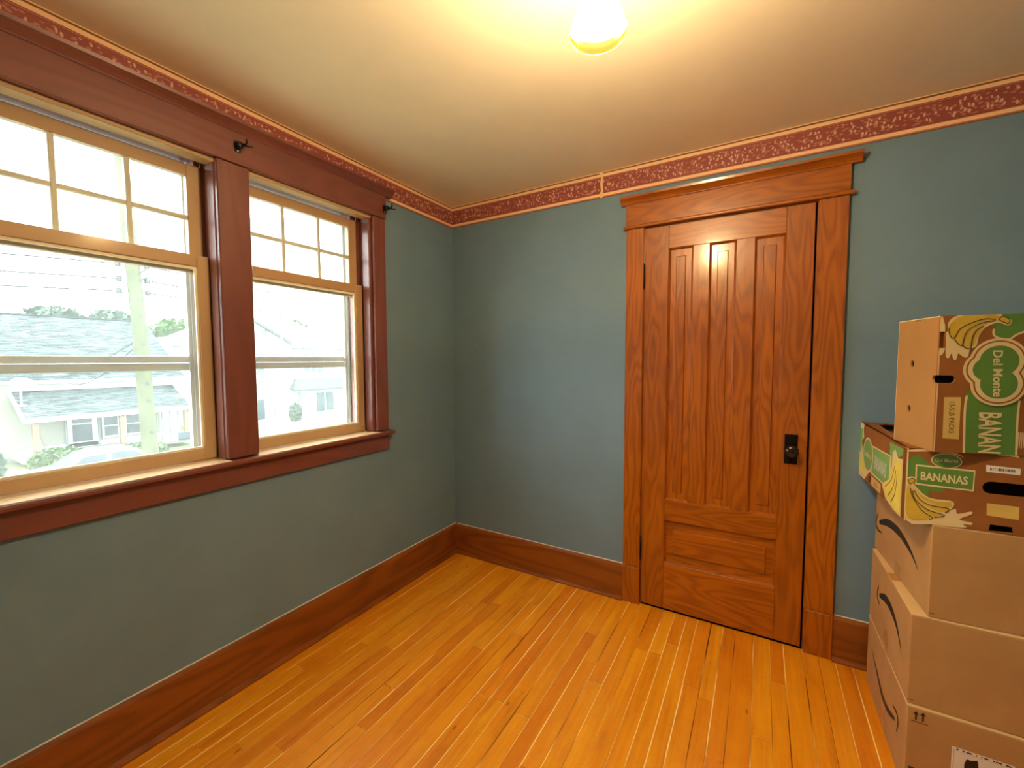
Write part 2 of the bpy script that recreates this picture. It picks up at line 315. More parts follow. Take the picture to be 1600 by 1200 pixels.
PR={
 'ban2_f':{
  'green_top':[[0.0468,0.3975],[0.0813,0.4025],[0.1251,0.4025],[0.182,0.4027],[0.1937,0.403],[0.1962,0.3534],[0.185,0.3445],[0.1678,0.3357],[0.1564,0.3251],[0.1384,0.3262],[0.1249,0.3319],[0.1196,0.3414],[0.1202,0.3538],[0.1246,0.363],[0.1003,0.3637],[0.0583,0.3648]],
  'bunch':[[0.0172,0.3675],[0.0247,0.3848],[0.0542,0.3996],[0.1264,0.4009],[0.1302,0.3969],[0.1365,0.3913],[0.1549,0.3791],[0.1571,0.3714],[0.1499,0.3616],[0.1279,0.3707],[0.1065,0.3612],[0.0984,0.3528],[0.0893,0.3373],[0.0863,0.3217],[0.0834,0.306],[0.0702,0.2951],[0.0672,0.2792],[0.0606,0.2737],[0.0483,0.2825],[0.0443,0.2858],[0.0413,0.2698],[0.0363,0.2666],[0.0322,0.2747],[0.0291,0.2859],[0.0246,0.2739],[0.0182,0.2739],[0.0157,0.286],[0.0148,0.3229],[0.0137,0.3469],[0.0187,0.3483]],
  'y1':[[0.0194,0.3611],[0.0228,0.3705],[0.0373,0.386],[0.0619,0.3946],[0.1108,0.3976],[0.1306,0.3876],[0.1298,0.3799],[0.0994,0.3832],[0.0752,0.3753],[0.0534,0.3634],[0.0419,0.3526],[0.0346,0.3337],[0.0271,0.3309],[0.0213,0.3419]],
  'y2':[[0.0367,0.3297],[0.044,0.3478],[0.0584,0.3616],[0.0814,0.3744],[0.1117,0.3797],[0.1215,0.3771],[0.0938,0.3724],[0.0734,0.3613],[0.0591,0.3474],[0.0537,0.3286],[0.0507,0.3119],[0.0444,0.3116],[0.0364,0.3209]],
  'y3':[[0.0558,0.3095],[0.0575,0.3269],[0.0642,0.3442],[0.082,0.361],[0.106,0.3721],[0.0954,0.3638],[0.0812,0.3516],[0.0721,0.3345],[0.0697,0.3061],[0.0662,0.3014]],
  'y4':[[0.0734,0.3061],[0.0761,0.3281],[0.0851,0.3484],[0.0968,0.3599],[0.0901,0.3451],[0.084,0.3311],[0.0811,0.3155]],
  'stem':[[0.1319,0.386],[0.1378,0.3881],[0.152,0.3777],[0.149,0.3673],[0.141,0.3711],[0.1299,0.378]],
  'l1':[[0.0195,0.3595],[0.0213,0.3419],[0.0271,0.3303],[0.034,0.3321],[0.042,0.3518],[0.0534,0.3626],[0.0752,0.3741],[0.0994,0.3821],[0.1214,0.3794]],
  'l2':[[0.0337,0.3257],[0.0445,0.3103],[0.052,0.3102],[0.055,0.3285],[0.0603,0.3474],[0.0734,0.36],[0.0938,0.3713],[0.1191,0.3764]],
  'l3':[[0.0508,0.3096],[0.0613,0.2999],[0.0713,0.299],[0.0716,0.3061],[0.0741,0.3329],[0.0819,0.35],[0.0955,0.3622]],
  'cs':[[0.133,0.2319],[0.1309,0.2987],[0.1363,0.1648]],
  'c_l':[[0.1089,0.2406],[0.0768,0.2404]],
  'c_t':[[0.1337,0.2639],[0.1316,0.3068]],
  'c_b':[[0.1357,0.1999],[0.1377,0.1589]],
  'ban':[[0.0683,0.1774],[0.1832,0.1654],[0.1854,0.0003],[0.0696,0.0077]],
  'lineL':[[0.0695,0.1665],[0.0657,0.126],[0.0701,0.0078]],
  'lineR':[[0.1844,0.1547],[0.1827,0.0939],[0.1851,0.0057]],
  'tag':[[0.0185,0.1601],[0.0567,0.161],[0.0572,0.0391],[0.0195,0.0404]],
  'slot':[[-0.0091,0.2123],[0.0408,0.2128],[0.0155,0.2236],[0.0165,0.2005]],
  'tab':[[-0.0043,0.3473],[0.0124,0.3469],[0.015,0.302],[-0.003,0.3022]],
  'edge_t':[[0.0002,0.3919],[0.0053,0.3918],[0.0115,0.3677],[0.0123,0.3485],[-0.0005,0.3488]],
  'edge_b':[[0.0003,0.3014],[0.0144,0.3012],[0.0123,0.2908],[0.0076,0.2812],[0.0025,0.2812]],
  't_dm':[[0.1179,0.2935],[0.1394,0.2933],[0.1241,0.164],[0.1449,0.1645]],
  't_ban':[[0.0981,0.1197],[0.1486,0.1178],[0.1021,0.0042],[0.1485,0.0071]],
  't_tag':[[0.0306,0.1471],[0.0437,0.1475],[0.0332,0.0561],[0.0463,0.0567]],
  'blur':[[0.1829,0.0573],[0.1955,0.0747],[0.202,0.008],[0.186,0.0112]],
 },
 'ban2_l':{
  'h1':[[0.1211,0.2548]],
  'h2':[[0.1266,0.1126]],
  'h3':[[0.1033,0.3892]],
 },
 'ban1_f':{
  'green_bg':[[0.0007,0.1788],[0.0109,0.2007],[0.0282,0.2112],[0.0518,0.1848],[0.057,0.1787],[0.0936,0.1159],[0.0774,0.0981],[0.055,0.1033],[0.0536,0.0756],[0.03,0.0995],[0.0028,0.1233]],
  'ov':[[0.0874,0.1975],[0.1189,0.1961],[0.0882,0.2194],[0.0876,0.175]],
  'brown':[[0.0231,0.2141],[0.0404,0.2211],[0.0564,0.1922],[0.0493,0.1846]],
  'banner':[[0.0207,0.1784],[0.1495,0.1758],[0.1484,0.1134],[0.0213,0.1162]],
  'banner_in':[[0.0241,0.1736],[0.1465,0.1711],[0.1455,0.1182],[0.0246,0.1212]],
  't_ban':[[0.0332,0.1362],[0.1357,0.1304],[0.0324,0.1568],[0.1346,0.1551]],
  't_ov':[[0.0602,0.1892],[0.1132,0.1915],[0.0598,0.2011],[0.1127,0.2027]],
  'bunch':[[0.0005,0.123],[0.0031,0.1356],[0.0183,0.1394],[0.0244,0.1264],[0.0198,0.1153],[0.0534,0.0807],[0.0999,0.079],[0.1095,0.0678],[0.1023,0.0497],[0.1133,0.0567],[0.1177,0.0423],[0.1447,0.0538],[0.1467,0.0458],[0.1217,0.0262],[0.1477,0.0217],[0.1475,0.0143],[0.1288,0.0134],[0.1385,0.0066],[0.1199,0.0016],[0.0591,0.0],[0.005,0.0027]],
  'y1':[[0.002,0.0953],[0.009,0.1155],[0.0168,0.0801],[0.0373,0.0435],[0.0632,0.0222],[0.0559,0.0157],[0.0078,0.0103]],
  'y2':[[0.0124,0.1073],[0.0239,0.0743],[0.0523,0.0461],[0.0884,0.0353],[0.068,0.0248],[0.0424,0.0426],[0.021,0.0703]],
  'y3':[[0.0165,0.1079],[0.0347,0.076],[0.0567,0.0606],[0.096,0.0571],[0.0894,0.0423],[0.0571,0.0487],[0.03,0.0683]],
  'y4':[[0.0174,0.1108],[0.0408,0.0832],[0.0711,0.0716],[0.1002,0.0737],[0.1052,0.0671],[0.096,0.0587],[0.0615,0.0638],[0.0372,0.0781]],
  'l1':[[0.0107,0.1036],[0.0168,0.0784],[0.0373,0.0418],[0.0637,0.0206],[0.056,0.0147]],
  'l2':[[0.0161,0.0974],[0.023,0.0706],[0.0524,0.0433],[0.0897,0.0332],[0.0669,0.0222]],
  'l3':[[0.0199,0.098],[0.0323,0.0739],[0.0568,0.0579],[0.0973,0.0546],[0.0907,0.0402]],
  'stem':[[0.0041,0.1298],[0.0165,0.135],[0.0208,0.1276],[0.009,0.1165]],
  'sticker':[[0.1708,0.1941],[0.2389,0.1913],[0.2386,0.1729],[0.1716,0.1744]],
  'bars':[[0.1789,0.1886],[0.2295,0.186],[0.2294,0.179],[0.1792,0.1812]],
  'slot':[[0.1656,0.1298],[0.2639,0.1301],[0.2117,0.1478],[0.2134,0.1095]],
  'tape':[[0.1766,0.084],[0.241,0.0829],[0.2411,0.0459],[0.1777,0.0481]],
  'bslot':[[0.1855,0.0243],[0.2304,0.0213],[0.2337,0.0058],[0.1829,0.0021]],
  'tear':[[0.1924,0.2353],[0.2121,0.2364],[0.234,0.228],[0.1927,0.2299]],
  'topc':[[0.005,0.2208],[0.0599,0.2299],[0.0988,0.2255],[0.1253,0.2101],[0.099,0.2188],[0.0553,0.2209],[0.0077,0.2159]],
 },
 'ban1_l':{
  'cream':[[0.6089,0.2268],[0.5363,0.2306],[0.5567,0.2124],[0.5413,0.1726],[0.5799,0.1624],[0.5527,0.1051],[0.5213,0.0656],[0.4278,0.0496],[0.4545,0.0358],[0.509,-0.0002],[0.6176,0.0036]],
  'g1':[[0.609,0.2011],[0.5711,0.2027],[0.568,0.1605],[0.5804,0.1037],[0.6102,0.0999]],
  'y0':[[0.6072,0.0667],[0.5664,0.0908],[0.5199,0.0582],[0.5055,0.0235],[0.5944,0.0179]],
  'ov':[[0.461,0.112],[0.3864,0.1163],[0.4588,0.1805],[0.4592,0.0451]],
  'banner':[[0.3987,0.162],[0.1493,0.17],[0.1484,0.0817],[0.228,0.0513],[0.4134,0.0493]],
  'banner_in':[[0.3882,0.1568],[0.1643,0.1654],[0.1672,0.0863],[0.2325,0.0573],[0.398,0.0573]],
  't_ban':[[0.3616,0.0829],[0.2098,0.0787],[0.3533,0.1336],[0.2036,0.1285]],
  'green':[[0.1774,0.213],[0.0323,0.2168],[0.042,0.1933],[0.0949,0.1736],[0.1482,0.1315],[0.1699,0.1674]],
  'bunch':[[0.1366,0.1864],[0.109,0.2008],[0.0764,0.1775],[0.0273,0.1848],[0.0221,0.123],[0.0206,-0.0005],[0.1065,0.0012],[0.1987,0.0123],[0.2518,0.0533],[0.1715,0.0804],[0.1388,0.1367]],
  'y1':[[0.1024,0.172],[0.066,0.1708],[0.0363,0.157],[0.0306,0.063],[0.0401,0.0076],[0.1125,0.0069],[0.1885,0.0185],[0.2344,0.0545],[0.1659,0.0787],[0.124,0.1401]],
  'l1':[[0.1048,0.1444],[0.132,0.0952],[0.1998,0.0523]],
  'l2':[[0.0889,0.1361],[0.1088,0.0768],[0.1633,0.0306]],
  'l3':[[0.0732,0.1279],[0.0866,0.0617],[0.1297,0.0186]],
  'label':[[0.3981,0.0422],[0.2656,0.043],[0.2655,0.0072],[0.3995,0.0113]],
  's1':[[0.4573,0.0351],[0.4143,0.0383],[0.413,0.0078],[0.4483,0.0022]],
  's2':[[0.2385,0.0238],[0.2123,0.0262],[0.2081,0.0014],[0.227,-0.0025]],
  'flap':[[0.3046,0.1841],[0.1697,0.1987],[0.175,0.1663],[0.2765,0.1624]],
 },
 'top_l':{
  'sm':[[0.4962,0.12],[0.3945,0.153],[0.2837,0.1622],[0.1996,0.1499],[0.1356,0.1297],[0.0882,0.1034]],
  'hd':[[0.5156,0.1489],[0.5399,0.1076],[0.5149,0.0852],[0.4623,0.0888]],
  'tape':[[0.3449,0.0275],[0.2629,0.0482],[0.2568,0.0056],[0.3381,-0.0196]],
 },
 'mid_l':{
  'sm':[[0.3851,0.1531],[0.2953,0.1842],[0.2209,0.1858],[0.1516,0.1672],[0.1087,0.1374],[0.0795,0.1039]],
  'hd':[[0.402,0.1845],[0.4184,0.1365],[0.3752,0.1205]],
  'tape':[[0.2996,0.0667],[0.2431,0.0739],[0.2411,0.029],[0.2908,0.02]],
 },
 'bottom_l':{
  'sm':[[0.1215,0.1437],[0.2032,0.1139],[0.2787,0.1091],[0.3526,0.134],[0.4162,0.1558],[0.468,0.1794]],
  'hd':[[0.1515,0.1705],[0.1005,0.1786],[0.0838,0.1589],[0.098,0.1189]],
  'tape':[[0.2872,0.083],[0.2321,0.1023],[0.2238,0.0241],[0.2734,0.0107]],
 },
 'top_f':{
  'dash':[[-0.0043,0.0143],[0.014,0.0125]],
 },
 'mid_f':{
  'dash':[[-0.0044,0.0141],[0.0103,0.013]],
 },
 'bottom_f':{
  'a1':[[0.0207,0.2443],[0.0196,0.2735]],
  'a2':[[0.0367,0.245],[0.0355,0.2753]],
  'base':[[0.009,0.2389],[0.0481,0.2387]],
  'label':[[0.1039,0.2016],[0.2295,0.197],[0.227,0.1126],[0.0993,0.1031]],
  'txt':[[0.1127,0.1946],[0.2234,0.1951]],
  'clip':[[0.1346,0.1755],[0.1414,0.1727],[0.1568,0.1805],[0.1594,0.1596],[0.1534,0.1441],[0.13,0.1444],[0.1295,0.1567]],
  'mark':[[0.0085,0.0895],[0.0233,0.0906],[0.0227,0.0732],[0.0088,0.0738]],
 },
}

# ---------------------------------------------------------------- room shell
XR, YF, H = 3.02, -2.72, 2.3926
OY0, OY1, OY2, OY3, OZ0, OZ1 = -2.118, -1.458, -1.366, -.70, .945, 2.14      # rough openings of the two windows
m = MB(); T = -.15
m.box(T, 0, YF, OY0, -.25, H); m.box(T, 0, OY3, .15, -.25, H); m.box(T, 0, OY1, OY2, OZ0, OZ1); m.box(T, 0, OY0, OY3, -.25, OZ0); m.box(T, 0, OY0, OY3, OZ1, H)
tag(m.build('wall_left', 'wall_blue'), kind='structure')
m = MB(); m.box(0, 1.293, 0, .15, -.25, H); m.box(2.043, XR, 0, .15, -.25, H); m.box(1.293, 2.043, 0, .15, 2.05, H); m.box(1.293, 2.043, .05, .15, -.25, 2.05)
tag(m.build('wall_back', 'wall_blue'), kind='structure')
tag(bx('wall_right', 'wall_blue', None, XR, XR+.15, YF, .15, -.25, H), kind='structure')
tag(bx('wall_front', 'wall_blue', None, T, XR+.15, YF-.15, YF, -.25, H), kind='structure')
tag(bx('ceiling', 'ceiling_cream', None, T, XR+.15, YF-.15, .15, H, H+.15), kind='structure')
# floor: boards over the joint filler that shows between them
fl = tag(bx('floor', 'floor_joint_filler', None, 0, XR, YF, .0, -.2, -.0022), kind='structure')
seams = [1.425, 1.482, 1.540, 1.594, 1.657, 1.712, 1.768, 1.845, 1.911, 1.965, 2.038, 2.100, 2.161, 2.222]
while seams[-1] < XR-.07: seams.append(seams[-1]+.0605)
seams.append(XR)
lo = [1.425-.0609*i for i in range(1, 24)]; lo = [x for x in lo if x > .035]; seams = [.002]+lo[::-1]+seams
rnd = random.Random(11)
for i in range(len(seams)-1):
    x0, x1 = seams[i], seams[i+1]; y = YF; first = True
    while y < -.001:
        L = rnd.uniform(.55, 1.5) if not first else rnd.uniform(.2, 1.2); first = False
        y1 = min(y+L, 0)
        if y1 > -.25: y1 = -.0005
        gl, gr = rnd.choice((.0005, .0010, .0018, .0026)), rnd.choice((.0004, .0008, .0016, .0024))
        e = rnd.uniform(-.0003, .0004)
        MB().box(x0+gl, x1-gr, y+.0006, y1-.0006, -.002, e).build('plank', 'floor_maple', fl, bevel=.0014)
        y = y1
# wallpaper border under the ceiling
def border(n, pts):
    m = MB(); (x0, x1, y0, y1) = pts; m.box(x0, x1, y0, y1, H-.14, H-.0003)
    return tag(m.build('trim_%d' % n, 'border_print'), kind='structure')
b1 = border(1, (.0, .0018, YF, 0)); b2 = border(2, (.0018, XR, -.0018, 0)); border(3, (XR-.0018, XR, YF, -.0018)); border(4, (.0018, XR-.0018, YF, YF+.0018))
# torn seam showing the paper backing
rr = random.Random(4); z = H-.139; m = MB(); Ls, Rs = [], []
while z < H-.001:
    Ls.append((1.047+rr.uniform(-.004, .004)-(.006 if z > H-.02 else 0), z)); Rs.append((1.062+rr.uniform(-.002, .003), z)); z += .0125
pts = Ls+Rs[::-1]
m.prism([(p, q) for p, q in pts], 'Y', -.0026, -.0018) ; m.build('paper_tear', 'paper_back', b2)
m = MB(); m.prism([(1.235, H-.03), (1.262, H-.012), (1.268, H-.016), (1.244, H-.034)], 'Y', -.0024, -.0018); m.build('paper_tear', 'paper_back', b2)
# baseboards: tall board with eased top, quarter-round shoe
def baseboard(name, segs):
    e = empty(name, kind='structure')
    for ax, a, b in segs:
        h = .2014
        if ax == 'L':
            MB().prism([(0, 0), (.02, 0), (.02, h-.012), (.016, h-.004), (.009, h), (0, h)], 'Y', a, b).build('board', 'base_brown_Y', e)
            MB().box(0, .0045, a, b, h, h+.003).build('caulk_line', 'label_white', e)
            MB().prism([(.02, 0), (.036, 0), (.036, .008), (.031, .016), (.02, .02)], 'Y', a, b).build('shoe_moulding', 'base_brown_Y', e)
        elif ax == 'B':
            MB().prism([(0, 0), (-.02, 0), (-.02, h-.012), (-.016, h-.004), (-.009, h), (0, h)], 'X', a, b).build('board', 'base_brown_X', e)
            MB().box(a, b, -.0045, 0, h, h+.003).build('caulk_line', 'label_white', e)
            MB().prism([(-.02, 0), (-.036, 0), (-.036, .008), (-.031, .016), (-.02, .02)], 'X', a, b).build('shoe_moulding', 'base_brown_X', e)
        else:
            MB().box(XR-.02, XR, a, b, 0, h).build('board', 'base_brown_Y', e, .004) if ax == 'R' else MB().box(a, b, YF, YF+.02, 0, h).build('board', 'base_brown_X', e, .004)
    return e
baseboard('baseboard_left', [('L', YF+.02, 0)]); baseboard('baseboard_back', [('B', .02, 1.2), ('B', 2.149, XR-.02)])
baseboard('baseboard_right', [('R', YF+.02, 0)]); baseboard('baseboard_front', [('F', 0, XR)])

# ---------------------------------------------------------------- door
d = empty('door_1', (1.293, 0, 0), 'structure')
X0, X1, Z0, Z1, DF, DB = 1.2985, 2.0315, .014, 2.043, -.012, .03
S1, S2 = 1.418, 1.925                      # inner edges of the stiles
P = [(1.418, 1.534), (1.6095, 1.726), (1.8035, 1.925)]
PT, PB, LT, LB = 1.926, .611, .500, .267
bv = .0016
MB().box(X0, S1, DF, DB, Z0, Z1).build('stile', 'door_fir_Z', d, bv); MB().box(S2, X1, DF, DB, Z0, Z1).build('stile', 'door_fir_Z', d, bv)
for z0, z1 in ((PT, Z1), (LT, PB), (Z0, LB)): MB().box(S1, S2, DF+.0002, DB, z0, z1).build('rail', 'door_fir_X', d, bv)
for a, b in ((P[0][1], P[1][0]), (P[1][1], P[2][0])): MB().box(a, b, DF, DB, PB, PT).build('muntin', 'door_fir_Z', d, bv)
def panel(x0, x1, z0, z1, ax, bd):
    """recessed panel with a raised centre field and a small sticking bead round it"""
    m = MB(); y = DF+.015
    m.box(x0-.004, x1+.004, y, y+.006, z0-.004, z1+.004)
    p = m.build('panel', 'door_fir_'+ax, d)
    m = MB(); q = y-.0075; a0, a1, c0, c1 = x0+bd, x1-bd, z0+bd*1.25, z1-bd*1.25; k = .004
    o = [(a0, y, c0), (a1, y, c0), (a1, y, c1), (a0, y, c1)]; i_ = [(a0+k, q, c0+k), (a1-k, q, c0+k), (a1-k, q, c1-k), (a0+k, q, c1-k)]
    m.face(i_)
    for j in range(4): m.face([o[j], o[(j+1) % 4], i_[(j+1) % 4], i_[j]])
    m.build('raised_field', 'door_fir_'+ax, p)
    m = MB(); w = .009
    for (u0, v0, u1, v1, du, dv) in ((x0, z0, x1, z0, 0, w), (x1, z0, x1, z1, -w, 0), (x1, z1, x0, z1, 0, -w), (x0, z1, x0, z0, w, 0)):
        su = w if u1 > u0 else (-w if u1 < u0 else 0); sv = w if v1 > v0 else (-w if v1 < v0 else 0)
        m.face([(u0, DF+.001, v0), (u1, DF+.001, v1), (u1+du-su, y, v1+dv-sv), (u0+du+su, y, v0+dv+sv)])
    m.build('sticking', 'door_fir_'+ax, p)
for a, b in P: panel(a, b, PB, PT, 'Z', .034)
panel(S1, S2, LB, LT, 'X', .04)
MB().box(1.2966, 2.0394, .031, .0495, 0, 2.0465).build('dark_gap_board', 'black_gap', d); MB().box(1.2966, 2.0394, .0, .031, -.004, -.0005).build('dark_gap_strip', 'black_gap', d)  # near-black sheets added behind and under the leaf, painting the gap's darkness
# lock plate, knob, keyhole
lp = MB().box(1.9445, 1.996, DF-.003, DF, .871, 1.009).build('lock_plate', 'dark_bronze', d, .0012)
MB().lathe([(.014, 0), (.015, -.004), (.009, -.008), (.008, -.024), (.016, -.030), (.0255, -.037), (.028, -.046), (.025, -.055), (.015, -.060), (.0, -.061)], (1.9715, DF-.003, .938), 28, 'Y').build('knob', 'knob_black', lp, smooth=True)
m = MB(); m.lathe([(.0, -.0007), (.0035, -.0007), (.0035, 0)], (1.970, DF-.003, .893), 14, 'Y'); m.box(1.9685, 1.9715, DF-.0037, DF-.003, .880, .892); m.build('keyhole', 'black_gap', lp)
MB().box(2.0295, 2.0355, DF-.001, DF+.02, .885, .96).build('latch_plate', 'dark_bronze', d, .001)
for z0, z1 in ((1.735, 1.852), (.262, .378)):
    h = MB().box(1.2945, 1.3015, DF-.001, DF+.004, z0, z1).build('hinge', 'dark_bronze', d)
    MB().tube([(1.2965, DF-.006, z0-.004), (1.2965, DF-.006, z1+.004)], .0045, 10).build('hinge_pin', 'dark_bronze', h, smooth=True)
    MB().lathe([(0, .008), (.0045, .005), (.003, 0)], (1.2965, DF-.006, z1+.004), 10).build('hinge_finial', 'dark_bronze', h, smooth=True)
# jamb
for a, b in ((1.293, 1.2965), (2.0395, 2.043)): MB().box(a, b, -.002, .05, 0, 2.05).build('jamb', 'door_fir_Z', d)
MB().box(1.293, 2.043, -.002, .05, 2.047, 2.05).build('jamb', 'door_fir_X', d)
# casing with plinths, fillet bead, frieze board and crown cap
c = empty('trim_5', (1.2, 0, 0), 'structure')
for a, b in ((1.2005, 1.2935), (2.0425, 2.1480)):
    MB().box(a, b, -.022, 0, .206, 2.05).build('casing', 'door_fir_Z', c, .003)
    MB().box(a-.0015, b+.0015, -.026, 0, 0, .206).build('plinth_block', 'door_fir_Z', c, .003)
MB().prism([(-.034, 2.055), (-.031, 2.0505), (0, 2.05), (0, 2.068), (-.031, 2.066), (-.034, 2.062)], 'X', 1.187, 2.165).build('fillet', 'door_fir_X', c)
MB().box(1.1985, 2.150, -.024, 0, 2.067, 2.178).build('frieze_board', 'door_fir_X', c, .002)
MB().prism([(0, 2.178), (-.026, 2.178), (-.028, 2.184), (-.034, 2.192), (-.046, 2.201), (-.054, 2.205), (-.056, 2.216), (0, 2.216)], 'X', 1.172, 2.184).build('cap_moulding', 'door_fir_X', c)
for a, b, s in ((1.172, 1.198, 1), (2.150, 2.184, -1)): pass

# ---------------------------------------------------------------- windows
c = empty('trim_6', (0, -1.4, .95), 'structure')
def cas(name, a, b, z0, z1, ax='Z', x=.022, bev=.004): return MB().box(0, x, a, b, z0, z1).build(name, 'trim_red_'+ax, c, bev)
cas('casing', -.705, -.621, .962, 2.137); cas('casing', -2.2, -2.112, .962, 2.137); cas('mullion_casing', -1.466, -1.344, .962, 2.137)
cas('head_board', -2.203, -.615, 2.138, 2.264, 'Y', .026, .003)
MB().prism([(0, 2.262), (.028, 2.262), (.031, 2.268), (.038, 2.277), (.050, 2.287), (.056, 2.290), (.058, 2.301), (0, 2.301)], 'Y', -2.24, -.577).build('cap_moulding', 'trim_red_Y', c)
MB().prism([(0, .937), (.045, .937), (.050, .941), (.052, .949), (.050, .956), (.046, .9585), (0, .9585)], 'Y', -2.215, -.604).build('stool_nosing', 'trim_red_Y', c)
cas('apron', -2.2, -.617, .852, .937, 'Y', .02, .003)
for k, (a, b) in enumerate(((OY0, OY1), (OY2, OY3))):      # a = left side, b = right side
    w = empty('window_%d' % (k+1), (0, (a+b)/2, OZ0), 'structure')
    jl, jr = a+.0, b-.0
    L, R = a+.010, b-.020 if k else b-.010                  # visible sash limits
    L, R = (-2.108, -1.468) if k == 0 else (-1.360, -.722)
    MB().box(-.13, 0, jr-.004, jr, OZ0, OZ1).build('jamb', 'trim_red_Z', w); MB().box(-.13, 0, jl, jl+.004, OZ0, OZ1).build('jamb', 'trim_red_Z', w)
    MB().box(-.13, 0, jl, jr, OZ1-.004, OZ1).build('head_jamb', 'trim_red_Y', w)
    MB().box(-.128, .0, jl+.004, jr-.004, OZ0, .9605).build('stool', 'stool_pine', w); MB().box(0, .046, jl+.006 if k else -2.11, jr-.006, .9586, .9605).build('stool_edge', 'stool_pine', w)
    sR = R-.001 if k else R-.002
    MB().box(-.054, .004, sR, jr-.003, .9605, 2.126).build('stop_bead', 'trim_red_Z', w, .005); MB().box(-.054, .004, jl+.003, L+.001, .9605, 2.126).build('stop_bead', 'trim_red_Z', w, .005)
    MB().box(-.054, .004, jl+.004, jr-.004, 2.122, 2.137).build('stop_bead', 'sash_pine_Y', w, .003)
    MB().box(-.0975, -.0925, R-.004, jr-.004, .96, 2.136).build('parting_bead', 'trim_red_Z', w); MB().box(-.0975, -.0925, jl+.004, L+.004, .96, 2.136).build('parting_bead', 'trim_red_Z', w)
    def sash(name, xa, xb, y0, y1, z0, z1, st, rb, rt_):
        s = MB(); g = empty(name); attach(g, w)
        for (u0, u1, v0, v1, ax, nm) in ((y1-st, y1, z0, z1, 'Z', 'stile'), (y0, y0+st, z0, z1, 'Z', 'stile'), (y0+st, y1-st, z0, z0+rb, 'Y', 'rail'), (y0+st, y1-st, z1-rt_, z1, 'Y', 'rail')):
            MB().box(xa, xb, u0, u1, v0, v1).build(nm, 'sash_pine_'+ax, g, .0025)
        return g, y0+st, y1-st, z0+rb, z1-rt_
    g, i0, i1, k0, k1 = sash('lower_sash', -.091, -.060, L, R, .9645, 1.767, .043, .045, .045)
    MB().box(-.078, -.075, i0-.002, i1+.002, k0-.002, k1+.002).build('pane', 'window_glass', g)
    for q in ((i0, i1, k0, k0+.008), (i0, i1, k1-.010, k1), (i0, i0+.008, k0+.008, k1-.010), (i1-.008, i1, k0+.008, k1-.010)): MB().box(-.0745, -.0665, *q).build('lit_edge_bar', 'lit_edge_cream', g)  # added cream bars drawing the sky-lit inner edge of the sash
    if k: MB().lathe([(0, .0004), (.003, .0004), (.003, 0)], (-.0598, R-.018, .983), 12, 'X').build('screw_hole', 'black_gap', g)
    g, i0, i1, k0, k1 = sash('upper_sash', -.127, -.098, L, R, 1.704, 2.122, .050, .052, .046)
    cw = (i1-i0-2*.016)/3; ch = (k1-k0-.016)/2
    for j in (1, 2): MB().box(-.122, -.1, i0+j*cw+(j-1)*.016, i0+j*cw+j*.016, k0, k1).build('muntin', 'muntin_glare', g, .003)
    for j in range(3): MB().box(-.1215, -.1005, i0+j*(cw+.016)-.001, i0+j*(cw+.016)+cw+.001, k0+ch, k0+ch+.016).build('muntin', 'muntin_glare', g, .003)
    for j in range(3):
        for q in range(2): MB().box(-.1125, -.1105, i0+j*(cw+.016)-.001, i0+j*(cw+.016)+cw+.001, k0+q*(ch+.016)-.001, k0+q*(ch+.016)+ch+.001).build('pane', 'window_glass', g)
    # outer stop and aluminium storm window
    o = MB(); o.box(-.158, -.128, R-.012, jr-.004, .955, 2.136); o.build('outer_stop', 'pink_outer_paint', w); MB().box(-.158, -.128, jl+.004, L+.012, .955, 2.136).build('outer_stop', 'pink_outer_paint', w)
    MB().box(-.21, -.128, jl-.03, jr+.03, .925, .957).build('outer_sill', 'white_trim', w)
    g = empty('storm_frame'); attach(g, w); r = R-.008; l = L+.008; t0, t1 = .975, 2.128
    for (y0, y1) in ((r-.034, r+.02), (l-.02, l+.034)):
        MB().box(-.186, -.160, y0, y1, t0-.02, t1).build('track', 'grey_aluminium', g); MB().box(-.160, -.152, y0+.012, y0+.020, t0, t1).build('track_fin', 'grey_aluminium', g); MB().box(-.160, -.152, y1-.024, y1-.016, t0, t1).build('track_fin', 'grey_aluminium', g)
    MB().box(-.186, -.160, l, r, t1-.03, t1).build('storm_rail', 'grey_aluminium', g); MB().box(-.186, -.160, l, r, t0-.02, t0+.018).build('storm_rail', 'grey_aluminium', g)
    MB().box(-.172, -.158, l+.03, r-.03, 1.350, 1.376).build('storm_rail', 'grey_aluminium', g, .002); MB().box(-.186, -.172, l+.03, r-.03, 1.318, 1.349).build('storm_rail', 'grey_aluminium', g, .002)
    MB().box(-.166, -.164, l+.03, r-.03, 1.374, t1-.02).build('pane', 'window_glass', g); MB().box(-.180, -.178, l+.03, r-.03, t0+.015, 1.32).build('pane', 'window_glass', g)
    for y in (r-.040, l+.036): MB().box(-.160, -.150, y-.004, y+.010, 1.365, 1.376).build('latch', 'grey_aluminium', g)

